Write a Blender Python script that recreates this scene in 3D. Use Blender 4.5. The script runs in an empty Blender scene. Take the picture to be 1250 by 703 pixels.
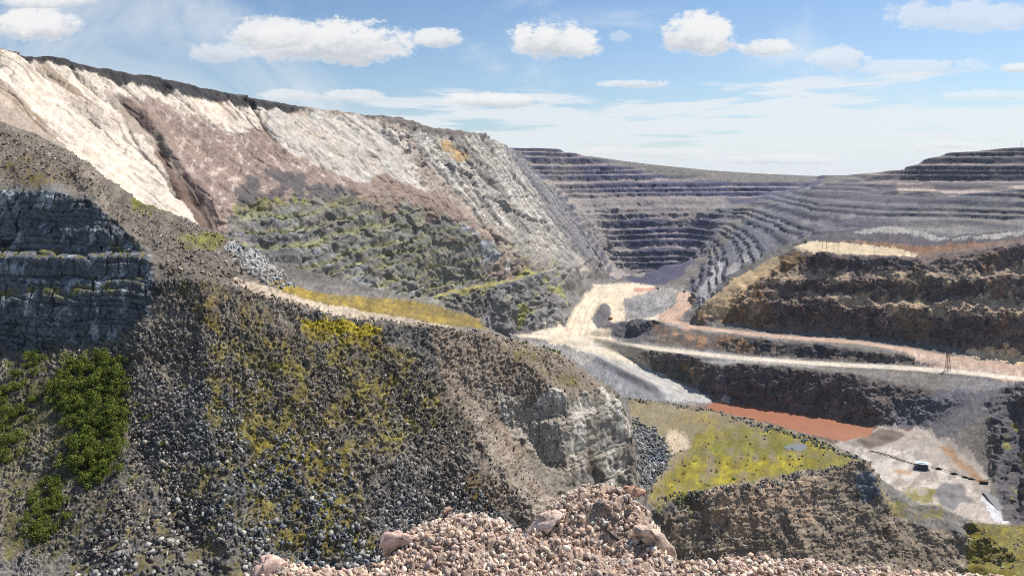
import bpy, bmesh, math, random, time
import numpy as np
from concurrent.futures import ThreadPoolExecutor
from mathutils import Vector
from mathutils.geometry import delaunay_2d_cdt
T0 = time.time()
random.seed(7); rng = np.random.default_rng(7)
scene = bpy.context.scene
R = math.radians

# ------------------------------------------------------------------ camera, sky, sun, exposure
# survey convention: a sighting (px, py, D) is read from the standpoint at the origin,
# D metres away along +Y;  px - 625 and 208 - py are its horizontal / vertical tangents x 892
F, CX, HY = 892.0, 625.0, 208.0
cam = bpy.data.cameras.new('camera'); camo = bpy.data.objects.new('camera', cam)
scene.collection.objects.link(camo); scene.camera = camo
cam.sensor_width = 36.0; cam.lens = F / 1250 * 36.0
cam.shift_y = -143.5 / 1250.0
cam.clip_start = 0.3; cam.clip_end = 40000
camo.location = (0, 0, 0); camo.rotation_euler = (R(90), 0, 0)

SUN_AZ, SUN_EL = 50.0, 49.0          # azimuth clockwise from the view direction (+Y)
sun = bpy.data.lights.new('sun', 'SUN'); suno = bpy.data.objects.new('sun', sun)
scene.collection.objects.link(suno)
sun.energy = 5.0; sun.angle = R(0.5); sun.color = (1.0, 0.955, 0.89)
sd = Vector((math.cos(R(SUN_EL)) * math.sin(R(SUN_AZ)), math.cos(R(SUN_EL)) * math.cos(R(SUN_AZ)), math.sin(R(SUN_EL))))
suno.rotation_euler = (-sd).to_track_quat('-Z', 'Y').to_euler(); suno.location = (300, 300, 600)
scene.view_settings.view_transform = 'Standard'; scene.view_settings.look = 'None'
scene.view_settings.exposure = 0.28; scene.view_settings.gamma = 1.0
scene.view_settings.use_curve_mapping = False
scene.cycles.max_bounces = 4; scene.cycles.diffuse_bounces = 2; scene.cycles.glossy_bounces = 2
scene.cycles.volume_bounces = 0; scene.cycles.use_denoising = False; scene.cycles.pixel_filter_type = 'BLACKMAN_HARRIS'; scene.cycles.filter_width = 1.0

class NT:
    """small node-tree writer"""
    def __init__(s, tree): s.t = tree; s.t.nodes.clear()
    def n(s, typ, **kw):
        o = s.t.nodes.new(typ)
        for k, v in kw.items(): setattr(o, k, v)
        return o
    def put(s, sock, v):
        if isinstance(v, bpy.types.NodeSocket): s.t.links.new(v, sock)
        elif v is not None: sock.default_value = v
    def m(s, op, a, b=None, c=None, clamp=False):
        o = s.n('ShaderNodeMath', operation=op, use_clamp=clamp)
        s.put(o.inputs[0], a); s.put(o.inputs[1], b); s.put(o.inputs[2], c)
        return o.outputs[0]
    def mix(s, f, a, b, mode='MIX'):
        o = s.n('ShaderNodeMix', data_type='RGBA', blend_type=mode)
        s.put(o.inputs[0], f); s.put(o.inputs[6], a); s.put(o.inputs[7], b)
        return o.outputs[2]
    def noise(s, vec, scale, detail=4, rough=.55, dist=0.0, dim='3D'):
        o = s.n('ShaderNodeTexNoise', noise_dimensions=dim)
        s.put(o.inputs['Vector'], vec); s.put(o.inputs['Scale'], scale)
        s.put(o.inputs['Detail'], detail); s.put(o.inputs['Roughness'], rough); s.put(o.inputs['Distortion'], dist)
        return o.outputs[0]
    def ramp(s, v, lo, hi, a=0.0, b=1.0):
        o = s.n('ShaderNodeMapRange', interpolation_type='SMOOTHSTEP')
        for i, q in enumerate((v, lo, hi, a, b)): s.put(o.inputs[i], q)
        return o.outputs[0]

def make_world():
    w = bpy.data.worlds.new('World'); scene.world = w; w.use_nodes = True
    q = NT(w.node_tree)
    sky = q.n('ShaderNodeTexSky', sky_type='NISHITA'); sky.sun_disc = False
    sky.sun_elevation = R(SUN_EL); sky.sun_rotation = R(SUN_AZ)
    sky.air_density = 1.0; sky.dust_density = 0.5; sky.ozone_density = 1.2; sky.altitude = 400
    SKYC = q.mix(1.0, sky.outputs[0], (.84, .95, 1.06, 1), 'MULTIPLY')
    tc = q.n('ShaderNodeTexCoord'); sep = q.n('ShaderNodeSeparateXYZ'); q.put(sep.inputs[0], tc.outputs['Generated'])
    x, y, z = sep.outputs
    yy = q.m('MAXIMUM', y, 0.02)
    u = q.m('DIVIDE', x, yy); v = q.m('DIVIDE', z, yy)        # tangents of the direction, for the clouds ahead
    uv = q.n('ShaderNodeCombineXYZ'); q.put(uv.inputs[0], u); q.put(uv.inputs[1], q.m('MULTIPLY', v, 1.5))
    n1 = q.noise(uv.outputs[0], 13, 10, .66, .15); n2 = q.noise(uv.outputs[0], 55, 8, .7, .2)
    nn = q.m('ADD', q.m('MULTIPLY', q.m('SUBTRACT', n1, .5), 3.2), q.m('MULTIPLY', q.m('SUBTRACT', n2, .5), 1.7))
    col = SKYC
    # high thin cloud sheets: seen flatter the nearer to the horizon
    zz = q.m('MAXIMUM', z, 0.012)
    pl = q.n('ShaderNodeCombineXYZ'); q.put(pl.inputs[0], q.m('DIVIDE', x, q.m('ADD', zz, .03)))
    q.put(pl.inputs[1], q.m('MULTIPLY', q.m('DIVIDE', y, q.m('ADD', zz, .03)), 1.0))
    s1 = q.noise(pl.outputs[0], .5, 8, .62, .3)
    low = q.ramp(v, .17, .06)                                  # more of it near the horizon
    right = q.ramp(u, -.35, .0)
    thr = q.m('SUBTRACT', .70, q.m('MULTIPLY', low, q.m('ADD', .10, q.m('MULTIPLY', right, .22))))
    sheet = q.m('MULTIPLY', q.ramp(q.m('SUBTRACT', s1, thr), -.03, .08), .8)
    wisp = q.noise(uv.outputs[0], 3.0, 6, .6, .6)
    sheet = q.m('MAXIMUM', sheet, q.m('MULTIPLY', q.ramp(wisp, .47, .72), .72))
    col = q.mix(q.m('MULTIPLY', q.ramp(v, .26, .0), .30), col, (5.6, 6.7, 7.9, 1))
    col = q.mix(sheet, col, (8.2, 8.5, 8.8, 1))
    # fair-weather cumulus: (u, v, half width, half height, opacity)
    def cl(px, py, a, b, o): return ((px - CX) / F, (HY - py) / F, a / F, b / F, o)
    clouds = [cl(395, 52, 112, 34, 1), cl(330, 42, 60, 26, .9), cl(430, 64, 72, 24, 1), cl(535, 48, 34, 15, .9), cl(675, 52, 58, 30, 1),
              cl(848, 46, 58, 31, 1), cl(935, 60, 44, 13, .85), cl(45, 34, 68, 23, 1), cl(265, 66, 46, 17, .6), cl(1020, 74, 44, 20, .6),
              cl(605, 124, 78, 12, .9), cl(775, 103, 44, 7, .7), cl(430, 118, 44, 10, .7), cl(355, 118, 50, 9, .6), cl(60, 2, 70, 10, .9),
              cl(1190, 22, 130, 24, .55), cl(1130, 84, 90, 13, .5), cl(760, 46, 18, 10, .35), cl(945, 196, 90, 9, .7), cl(1210, 118, 70, 9, .5),
              cl(1160, 178, 40, 7, .6), cl(780, 186, 90, 7, .5), cl(1240, 84, 22, 8, .8)]
    dens = None; shade = None
    for (u0, v0, a, b, o) in clouds:
        du = q.m('DIVIDE', q.m('SUBTRACT', u, u0), a); dv = q.m('DIVIDE', q.m('SUBTRACT', v, v0), b)
        up = q.m('MULTIPLY', q.m('LESS_THAN', dv, 0.0), .8)    # flatter base
        r2 = q.m('ADD', q.m('MULTIPLY', du, du), q.m('MULTIPLY', q.m('MULTIPLY', dv, dv), q.m('ADD', 1.0, up)))
        d = q.m('MULTIPLY', q.ramp(q.m('ADD', q.m('SUBTRACT', 1.15, r2), nn), .12, .72), o)
        core = q.m('MULTIPLY', d, q.ramp(q.m('ADD', dv, q.m('MULTIPLY', nn, .6)), .35, -.75))
        dens = d if dens is None else q.m('MAXIMUM', dens, d)
        shade = core if shade is None else q.m('MAXIMUM', shade, core)
    ahead = q.m('GREATER_THAN', y, .05)
    dens = q.m('MULTIPLY', dens, ahead)
    ccol = q.mix(q.m('MULTIPLY', shade, .85), (9.0, 8.95, 8.9, 1), (4.6, 5.0, 5.7, 1))
    col = q.mix(q.m('MULTIPLY', dens, .95), col, ccol)
    bg = q.n('ShaderNodeBackground'); q.put(bg.inputs[0], col); bg.inputs[1].default_value = 0.085
    out = q.n('ShaderNodeOutputWorld'); q.put(out.inputs[0], bg.outputs[0])
make_world()

# ------------------------------------------------------------------ helpers
def put(o, label=None, cat=None, group=None, kind=None):
    if label: o['label'] = label
    if cat: o['category'] = cat
    if group: o['group'] = group
    if kind: o['kind'] = kind
    return o
def link(o): scene.collection.objects.link(o); return o
def srgb(c):
    c = np.asarray(c, float) / 255.0
    return np.where(c <= .04045, c / 12.92, ((c + .055) / 1.055) ** 2.4)
def at(px, py, D): return np.array([(px - CX) / F * D, D, (HY - py) / F * D])

_perm = rng.permutation(256).astype(np.int32); _perm = np.concatenate([_perm, _perm, _perm])
_g = rng.normal(size=(256, 3)).astype(np.float32); _g /= np.linalg.norm(_g, axis=1)[:, None]
_g2 = np.stack([np.cos(np.arange(256) * 2.399), np.sin(np.arange(256) * 2.399)], 1).astype(np.float32)
def _p3(x, y, z):
    xi = np.floor(x); yi = np.floor(y); zi = np.floor(z)
    fx = (x - xi).astype(np.float32); fy = (y - yi).astype(np.float32); fz = (z - zi).astype(np.float32)
    xi = xi.astype(np.int32) & 255; yi = yi.astype(np.int32) & 255; zi = zi.astype(np.int32) & 255
    u = fx * fx * fx * (fx * (fx * 6 - 15) + 10); v = fy * fy * fy * (fy * (fy * 6 - 15) + 10); w = fz * fz * fz * (fz * (fz * 6 - 15) + 10)
    r = 0
    for a in (0, 1):
        wa = u if a else 1 - u; ha = _perm[xi + a]
        for b in (0, 1):
            wb = wa * (v if b else 1 - v); hb = _perm[ha + yi + b]
            for c in (0, 1):
                g = _g[_perm[hb + zi + c]]
                r = r + wb * (w if c else 1 - w) * (g[:, 0] * (fx - a) + g[:, 1] * (fy - b) + g[:, 2] * (fz - c))
    return r * 1.5
def _p2(x, y):
    xi = np.floor(x); yi = np.floor(y)
    fx = (x - xi).astype(np.float32); fy = (y - yi).astype(np.float32)
    xi = xi.astype(np.int32) & 255; yi = yi.astype(np.int32) & 255
    u = fx * fx * fx * (fx * (fx * 6 - 15) + 10); v = fy * fy * fy * (fy * (fy * 6 - 15) + 10)
    r = 0
    for a in (0, 1):
        wa = u if a else 1 - u; ha = _perm[xi + a]
        for b in (0, 1):
            g = _g2[_perm[ha + yi + b]]
            r = r + wa * (v if b else 1 - v) * (g[:, 0] * (fx - a) + g[:, 1] * (fy - b))
    return r * 1.5
_pool = ThreadPoolExecutor(4)
def noise(*c):
    """gradient noise about -1..1, 2-D or 3-D, any array shape"""
    c = [np.asarray(a) for a in np.broadcast_arrays(*c)]
    shp = c[0].shape; c = [a.ravel() for a in c]
    n = c[0].size; k = max(1, min(64, n // 40000)); e = np.linspace(0, n, k + 1).astype(int)
    f = _p2 if len(c) == 2 else _p3
    r = list(_pool.map(lambda i: f(*[a[e[i]:e[i + 1]] for a in c]), range(k)))
    return np.concatenate(r).reshape(shp)
def fbm(c, wl, octv=4, gain=.5, lac=2.03):
    r = 0; a = 1.0; s = 0
    for i in range(octv):
        r = r + a * noise(*[q / wl + 17.3 * i for q in c]); s += a; a *= gain; wl /= lac
    return r / s * 1.4
def ridged(c, wl, octv=3, gain=.5, lac=2.1):
    r = 0; a = 1.0; s = 0
    for i in range(octv):
        r = r + a * (1 - 2 * np.abs(noise(*[q / wl + 9.1 * i for q in c]))); s += a; a *= gain; wl /= lac
    return r / s
_h3 = rng.random((512, 8)).astype(np.float32)
def _facet(x, y, z):
    x, y, z = (np.asarray(a, np.float32) for a in (x, y, z))
    bx, by, bz = np.floor(x - .5), np.floor(y - .5), np.floor(z - .5)
    best = np.full(x.shape, 9e9, np.float32); second = best.copy(); hh = np.zeros(x.shape, np.int32); off = np.zeros(x.shape, np.float32)
    for a in (0, 1):
        for b in (0, 1):
            for c in (0, 1):
                ix, iy, iz = bx + a, by + b, bz + c
                h = (ix.astype(np.int32) * 73856093 ^ iy.astype(np.int32) * 19349663 ^ iz.astype(np.int32) * 83492791) & 511
                r = _h3[h]; dx, dy, dz = x - ix - .5 - (r[:, 0] - .5) * .8, y - iy - .5 - (r[:, 1] - .5) * .8, z - iz - .5 - (r[:, 2] - .5) * .8
                d = np.abs(dx) ** 2 + dy ** 2 + dz ** 2 + .15 * r[:, 7]; t = r[:, 3] - .5 + 1.1 * ((r[:, 4] - .5) * dx + (r[:, 5] - .5) * dy + (r[:, 6] - .5) * dz)
                n = d < best; second = np.where(n, best, np.minimum(second, d)); best = np.where(n, d, best); hh = np.where(n, h, hh); off = np.where(n, t, off)
    return off, _h3[hh, 2] * 2 - 1, second - best
def facet(x, y, z):
    """broken rock: tilted flat facets per 3-D cell -> (height, value per block, distance to the joint)"""
    shp = x.shape; c = [np.asarray(q).ravel() for q in np.broadcast_arrays(x, y, z)]; n = c[0].size; e = np.linspace(0, n, 49).astype(int)
    r = list(_pool.map(lambda i: _facet(*[q[e[i]:e[i + 1]] for q in c]), range(48)))
    return [np.concatenate([q[k] for q in r]).reshape(shp) for k in range(3)]
def sstep(x, a, b):
    t = np.clip((x - a) / (b - a), 0, 1); return t * t * (3 - 2 * t)
def blur(a, s, axis):
    k = int(3 * s + 1); w = np.exp(-.5 * (np.arange(-k, k + 1) / s) ** 2); w /= w.sum()
    p = [(0, 0), (0, 0)]; p[axis] = (k, k); b = np.pad(a, p, mode='edge'); r = np.zeros_like(a)
    for i, q in enumerate(w):
        sl = [slice(None), slice(None)]; sl[axis] = slice(i, i + a.shape[axis]); r += q * b[tuple(sl)]
    return r

# ------------------------------------------------------------------ terrain survey: break lines (px, py, D)
LINES = [
 # under the standpoint and the bottom of the near slope
 [(-150,902,45),(200,902,45),(500,902,45),(800,902,45),(1100,902,45),(1400,902,45)],
 [(-150,790,98),(0,790,99),(150,790,103),(300,790,111),(450,790,124),(560,790,135),(680,790,143),(740,790,158)],
 [(-150,539,133),(0,539,134),(80,533,135),(150,524,137),(250,497,142),(350,516,148),(450,526,157),(515,543,164)],
 [(792,760,224),(850,730,285),(1000,730,286),(1100,722,300),(1180,708,316),(1250,700,322),(1400,700,330)],
 [(790,800,215),(900,800,215),(1100,790,230),(1250,780,240),(1400,780,240)],
 [(800,700,290),(850,700,294),(900,698,298),(1000,692,302),(1060,690,312),(1120,690,318),(1180,685,322)],
 # near left cliff: foot, lower lip, ledge, upper foot, upper lip
 [(-150,428,157.5),(0,425,157.5),(60,424,157.5),(110,415,157.5),(150,405,158),(180,383,159)],
 [(-150,365,160),(0,363,160),(90,361,160),(180,357,160.5)],
 [(-150,351,163.5),(0,350,163.5),(90,349,163.5),(182,344,164)],
 [(-150,306,166),(0,307,166),(60,309,166),(120,313,166),(183,317,166.5)],
 [(-150,296,172.5),(0,297,172.5),(60,299,172.5),(125,302,172.5),(186,309,173)],
 [(-150,232,177),(0,230,177),(60,235,177.5),(112,240,178.5)],
 # hill above it and its crest
 [(-150,175,200),(0,185,200),(60,200,200),(100,212,198)],
 [(-150,120,216),(0,148,216),(40,160,217),(90,187,217),(122,214,230),(150,238,258),(200,260,300),(250,280,325),(282,290,330),(310,298,318),(330,318,300),(350,340,280),(372,352,255)],
 # rubble ground right of the cliff
 [(116,262,183),(150,282,195),(205,300,212),(260,302,238),(300,304,262)],
 [(190,318,170),(240,318,182),(290,322,200),(315,335,215)],
 # crest of the near scree slope, track side
 [(190,345,163),(250,343,165),(300,352,168),(360,370,173),(420,385,177),(480,394,184),(540,401,191),(600,409,201),(650,421,213),(690,433,222),(730,460,223),(755,485,219),(768,497,214)],
 # far edge of the small olive flat behind the track
 [(320,338,200),(345,346,215),(400,359,236),(470,365,250),(530,370,258),(570,380,256),(600,402,243),(628,414,233)],
 # gully left of the rock face, rock face lip and foot
 [(520,425,184),(560,500,176),(600,560,168),(650,625,160),(690,690,158)],
 [(585,472,187),(630,492,190),(690,490,194),(738,482,208)],
 [(590,505,183),(640,542,187),(690,588,186),(735,600,197),(772,606,207)],
 [(768,497,214),(774,606,207)],
 # hidden drop right of and behind the near ridge
 [(779,690,224),(777,612,262),(777,540,345),(774,508,402)],
 [(250,380,345),(330,430,330),(400,500,380),(530,500,450),(620,520,500),(700,520,560),(765,520,600)],
 # green shelf (z about -138): far and near rims
 [(765,484,445),(800,488,440),(860,497,430),(910,508,412),(960,522,395),(1010,537,375),(1050,555,355),(1062,566,345)],
 [(780,560,360),(800,585,330),(792,614,304),(830,603,311),(880,601,313),(920,588,325),(960,580,332),(1000,575,338),(1040,568,343),(1062,566,345)],
 # face under the shelf
 [(800,650,298),(850,648,303),(900,640,309),(960,630,316),(1010,622,324),(1050,606,335),(1066,590,340)],
 [(1066,610,338),(1085,628,334),(1112,640,332),(1150,640,334),(1180,655,330)],
 [(1085,606,352),(1112,616,352),(1150,618,350),(1178,630,344)],
 # slope right of the toe down to the lower pit floor
 [(1195,690,330),(1250,685,345),(1400,680,350)],
 [(1190,655,420),(1250,650,440),(1400,640,440)],
 [(1100,690,500),(1150,650,560),(1190,634,580),(1230,636,600)],
 # lower pit floor, z about -300
 [(765,640,640),(900,640,640),(1000,610,665),(1060,590,698),(1110,585,712),(1160,592,700),(1205,610,668),(1232,640,620)],
 [(765,560,760),(900,545,800),(1000,545,796),(1060,545,795),(1100,548,788),(1160,552,778),(1195,565,748)],
 [(770,520,860),(860,502,912),(900,505,902),(990,528,837),(1040,535,820),(1070,523,850)],
 # pond's far bank
 [(800,485,958),(868,486,960),(885,489,950),(950,500,917),(1000,508,893),(1040,516,869),(1072,521,855),(1125,522,852),(1165,505,850)],
 [(770,462,1015),(830,460,1010),(868,447,988),(900,446,966),(950,447,945),(1000,452,925),(1050,459,905),(1100,470,893),(1150,477,882),(1195,478,874)],
 # right hand gully and the dark rock side
 [(1215,590,700),(1225,560,730),(1212,510,800),(1205,485,860)],
 [(1242,630,640),(1252,590,700),(1245,530,760),(1232,492,820),(1218,478,872)],
 [(1290,520,690),(1270,480,760),(1255,470,860)],
 [(1400,470,650),(1400,440,800)],
 # white haul road (z about -257) and the bank up to the brown road
 [(640,409,1120),(700,412,1128),(760,421,1078),(830,430,1035),(900,438,1000),(1000,445,968),(1100,450,948),(1160,454,934),(1250,464,898),(1400,475,880)],
 [(770,415,1100),(830,424,1060),(900,432,1022),(1000,439,992),(1100,444,972),(1140,447,960)],
 [(800,400,1160),(850,406,1090),(900,411,1046),(950,416,1025),(1000,420,1008),(1040,424,997),(1100,432,976),(1140,441,962)],
 # foot of the brown cliff
 [(850,392,1150),(870,393,1135),(950,405,1090),(1050,412,1064),(1120,420,1042),(1180,430,1012),(1250,441,972),(1400,452,950)],
 # ledge half way and the lip of the tan bench
 [(900,373,1128),(950,374,1100),(1030,376,1075),(1110,382,1052),(1180,384,1030),(1250,386,1002),(1400,386,980)],
 [(905,360,1150),(950,362,1126),(1030,363,1102),(1110,368,1080),(1180,368,1060),(1250,370,1030),(1400,370,1006)],
 [(930,348,1158),(960,347,1133),(1030,347,1108),(1110,350,1086),(1180,346,1066),(1250,344,1036),(1400,344,1010)],
 [(935,338,1172),(965,335,1152),(1030,335,1128),(1110,337,1106),(1180,332,1086),(1250,328,1056),(1400,322,1030)],
 [(846,387,1160),(862,367,1172),(900,338,1192),(940,314,1204),(970,300,1206),(1000,311,1150),(1050,314,1142),(1120,316,1136),(1190,306,1110),(1250,301,1080),(1400,290,1050)],
 [(985,296,1265),(1040,297,1250),(1090,303,1225),(1125,309,1195),(1190,298,1190),(1250,290,1150),(1400,280,1130)],
 # tan ramp left of the mound
 [(840,390,1240),(862,374,1255),(900,347,1268),(940,323,1280),(975,306,1290)],
 # benches above on the right
 [(985,288,1320),(1050,290,1300),(1130,297,1262),(1190,288,1240),(1250,284,1200),(1400,270,1180)],
 [(1000,280,1450),(1040,281,1400),(1100,276,1420),(1180,284,1350),(1250,279,1300),(1400,262,1280)],
 [(1060,262,1530),(1110,268,1480),(1180,272,1440),(1250,266,1400),(1400,250,1380)],
 [(1000,250,1750),(1080,243,1660),(1150,239,1600),(1250,230,1500),(1400,222,1450)],
 [(1095,235,1850),(1150,234,1760),(1250,227,1620),(1400,218,1560)],
 [(1000,226,2200),(1040,222,2150),(1092,226,1960),(1140,230,1880),(1250,226,1700),(1400,215,1600)],
 [(1100,222,2060),(1180,222,1960),(1250,220,1850),(1400,210,1700)],
 [(1000,214,2700),(1030,214,2600),(1060,211,2450),(1098,207,2250),(1128,194,2180),(1155,186,2150),(1200,182,2120),(1250,179,2080),(1400,176,2000)],
 # far end of the pit: rim, shelves, foot
 [(622,179,2500),(680,181,2560),(720,190,2620),(760,196,2680),(800,201,2740),(870,208,2820),(930,212,2880),(1000,215,2900)],
 [(665,214,2400),(700,214,2480),(800,218,2600),(900,222,2680),(985,222,2700)],
 [(696,240,2360),(720,238,2400),(760,240,2450),(850,240,2500),(920,236,2560),(970,232,2500)],
 [(712,254,2310),(730,256,2330),(780,258,2370),(850,256,2400),(885,250,2420)],
 [(742,318,2190),(760,332,2170),(785,341,2150),(825,333,2160)],
 [(742,338,2000),(785,352,1950),(828,345,1980)],
 # right flank of the far pit
 [(892,252,2300),(940,244,2300),(985,230,2300)],
 [(870,285,2200),(905,272,2080),(950,256,2000),(990,244,1950)],
 [(838,325,2060),(865,310,1950),(910,292,1800),(960,274,1700),(1000,262,1650)],
 [(838,350,1650),(860,335,1600),(905,312,1560),(950,294,1530),(990,282,1500)],
 [(845,378,1330),(855,362,1360),(885,335,1400),(930,312,1400),(970,296,1400)],
 # pit floor
 [(690,396,1215),(705,372,1400),(726,348,1650),(745,342,1800)],
 [(725,400,1220),(770,402,1205),(815,392,1240),(838,380,1290)],
 [(745,370,1420),(780,368,1440),(815,366,1440),(838,362,1440)],
 [(740,352,1620),(790,352,1620),(838,356,1560)],
 # left wall: bank under the green bench, bench, foot of wall, top of the dark zone, rim
 [(560,425,990),(600,415,1060),(645,405,1120),(690,396,1215)],
 [(520,364,960),(560,357,1010),(605,348,1085),(660,336,1215),(700,343,1420),(735,338,1760)],
 [(-150,240,330),(0,245,400),(130,270,470),(230,300,540),(290,320,580),(335,350,620),(400,360,710),(470,362,840),(525,361,965)],
 [(525,355,990),(600,343,1110),(660,331,1240)],
 [(280,259,610),(350,251,690),(430,256,810),(520,263,990),(580,291,1090),(645,322,1220),(705,332,1500)],
 [(-150,150,430),(0,160,470),(130,180,570),(250,200,680),(370,205,800),(470,215,930),(540,235,1080),(620,270,1260),(700,310,1650)],
 [(-150,35,520),(0,64,560),(60,71,595),(130,82,645),(250,107,760),(370,129,920),(440,139,1020),(490,143,1100),(530,155,1220),(590,163,1450),(622,179,1700),(648,206,1950),(680,228,2120),(705,252,2210),(728,290,2200),(742,318,2175)],
 # ground beyond the rims
 [(-150,130,700),(0,130,760),(130,135,850),(250,150,980),(370,165,1150),(490,175,1400),(560,185,1700),(600,192,2300)],
 [(600,196,3000),(700,200,3100),(800,208,3200),(900,214,3300),(1000,217,3300),(1100,214,3000),(1250,205,2800),(1400,200,2700)],
 [(-150,200,3000),(200,200,3000),(450,200,3000)],
 [(-150,215,9000),(200,215,9000),(500,215,9000),(800,216,9000),(1100,216,9000),(1400,215,9000)],
]
NU, NR = 1500, 3600
PX = np.linspace(-120, 1370, NU); LD0, LD1 = math.log(46), math.log(8900)
LD = np.linspace(LD0, LD1, NR); DD = np.exp(LD)

def build_grid():
    vs, zs, es = [], [], []; seen = {}
    for ln in LINES:
        prev = None
        for (px, py, D) in ln:
            k = (px, round(D, 2))
            if k not in seen:
                seen[k] = len(vs); vs.append(Vector(((px - CX) / F, math.log(D)))); zs.append((HY - py) / F * D)
            i = seen[k]
            if prev is not None and prev != i: es.append((prev, i))
            prev = i
    V, E, Fc, ov, oe, of = delaunay_2d_cdt(vs, es, [], 0, 1e-6)
    Z = []
    for i, o in enumerate(ov):
        if o: Z.append(zs[o[0]])
        else: Z.append(None)
    for i, z in enumerate(Z):
        if z is None:
            d = [(-((V[i] - V[j]).length), Z[j]) for j in range(len(V)) if Z[j] is not None]
            d.sort(reverse=True); w = [1 / (1e-4 - a) ** 2 for a, _ in d[:4]]
            Z[i] = sum(a * b for a, (_, b) in zip(w, d[:4])) / sum(w)
            print('CROSSING at px %.0f D %.0f' % (V[i].x * F + CX, math.exp(V[i].y)))
    G = np.full((NU, NR), np.nan, np.float32)
    ug = (PX - CX) / F
    for f in Fc:
        a, b, c = [(V[i].x, V[i].y, Z[i]) for i in f]
        det = (b[0] - a[0]) * (c[1] - a[1]) - (c[0] - a[0]) * (b[1] - a[1])
        if abs(det) < 1e-12: continue
        i0, i1 = np.searchsorted(ug, [min(a[0], b[0], c[0]) - 1e-6, max(a[0], b[0], c[0]) + 1e-6])
        j0, j1 = np.searchsorted(LD, [min(a[1], b[1], c[1]) - 1e-6, max(a[1], b[1], c[1]) + 1e-6])
        if i1 <= i0 or j1 <= j0: continue
        U = ug[i0:i1, None] - a[0]; L = LD[None, j0:j1] - a[1]
        w1 = (U * (c[1] - a[1]) - L * (c[0] - a[0])) / det
        w2 = (L * (b[0] - a[0]) - U * (b[1] - a[1])) / det
        ok = (w1 >= -1e-5) & (w2 >= -1e-5) & (w1 + w2 <= 1 + 1e-5)
        zz = a[2] + w1 * (b[2] - a[2]) + w2 * (c[2] - a[2])
        sub = G[i0:i1, j0:j1]; sub[ok] = zz[ok]
    bad = np.isnan(G)
    if bad.any():
        print('unfilled', bad.sum())
        for i in range(NU):
            g = G[i]; m = np.isnan(g)
            if m.any(): g[m] = np.interp(LD[m], LD[~m], g[~m])
    return blur(blur(G, 3.0, 0), 3.0, 1)
G0 = build_grid()
print('grid', time.time() - T0)
PYG = HY - G0 / DD[None, :] * F                      # sighting height of every grid point

def plan(px, py, d0, d1):
    """where the sight line meets the bare ground: (px, log D) plan position"""
    i = int(np.clip(np.searchsorted(PX, px), 0, NU - 1)); j0, j1 = np.searchsorted(DD, [d0, d1])
    p = PYG[i, j0:j1]
    if p.size == 0: return (px, math.log(d0))
    k = np.nonzero(p <= py)[0]
    j = k[0] if len(k) else int(np.argmin(np.abs(p - py)))
    return (px, LD[min(j0 + j, NR - 1)])
def ground(px, py, d0, d1):
    p, l = plan(px, py, d0, d1); D = math.exp(l)
    i = int(np.clip(np.searchsorted(PX, px), 0, NU - 1)); j = int(np.clip(np.searchsorted(LD, l), 0, NR - 1))
    return np.array([(px - CX) / F * D, D, G0[i, j]])
def plan_poly(pts, d0, d1): return np.array([plan(a, b, d0, d1) for a, b in pts])
def inside(P, x, y):
    r = np.zeros(x.shape, bool); n = len(P)
    for i in range(n):
        x0, y0 = P[i]; x1, y1 = P[(i + 1) % n]
        if y0 == y1: continue
        c = ((y0 > y) != (y1 > y)) & (x < (x1 - x0) * (y - y0) / (y1 - y0) + x0)
        r ^= c
    return r
def mask_grid(pts, d0, d1, soft=4.0):
    """0..1 weight on the whole survey grid for a plan polygon"""
    P = plan_poly(pts, d0, d1); M = np.zeros((NU, NR), np.float32)
    i0, i1 = np.searchsorted(PX, [P[:, 0].min(), P[:, 0].max()]); j0, j1 = np.searchsorted(LD, [P[:, 1].min(), P[:, 1].max()])
    M[i0:i1, j0:j1] = inside(P, np.repeat(PX[i0:i1, None], j1 - j0, 1), np.repeat(LD[None, j0:j1], i1 - i0, 0))
    return blur(blur(M, soft * 2, 0), soft * 2, 1)

XX = ((PX - CX) / F)[:, None] * DD[None, :]; YY = np.repeat(DD[None, :], NU, 0)
Z = G0.astype(np.float64).copy()

# ------------------------------------------------------------------ large relief
STEP = {}
def terrace(Z, h, face, w, jitter, wl, id_=0):
    n = fbm((XX, YY), wl, 3) * jitter + .22 * h * np.sin(Z * 6.283 / (3.3 * h))       # benches of unequal height
    t = (Z + n) / h; k = np.floor(t); f = t - k; STEP[id_] = t
    # face occupies the upper part of each step
    g = sstep(f, 1 - face, 1.0)*.88 + .12*f
    return Z + w * ((k + g) * h - n - Z)
far_m = mask_grid([(600,175),(700,180),(1000,214),(1000,222),(940,236),(890,250),(830,335),(785,345),(740,330),(690,250),(640,200)], 1850, 3000, 3)
tal_m = mask_grid([(692,234),(760,238),(890,239),(900,254),(780,261),(724,262),(792,338),(766,338),(700,256)], 1900, 2650, 3)
far_m = far_m * (1 - .75 * tal_m)
Z = terrace(Z + far_m * 4 * fbm((XX, YY), 70, 4), 20.0, .46, far_m * (.5 + .5 * sstep(fbm((XX, YY), 200, 3), -.55, .0)), 4.0, 600, 'far')
Z += tal_m * 4 * fbm((XX, YY), 60, 4)
rt_m = mask_grid([(1040,212),(1100,206),(1150,184),(1370,172),(1370,232),(1140,240),(1060,235)], 1560, 2900, 3)
Z = terrace(Z + rt_m * 2.5 * fbm((XX, YY), 60, 4), 17.0, .45, rt_m, 3.0, 500, 'top')
rm_m = mask_grid([(840,345),(880,270),(960,232),(1000,218),(1090,222),(1100,238),(1370,225),(1370,275),(1180,285),(1100,277),(1000,285),(930,312),(860,365)], 1250, 2500, 3)
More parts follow.
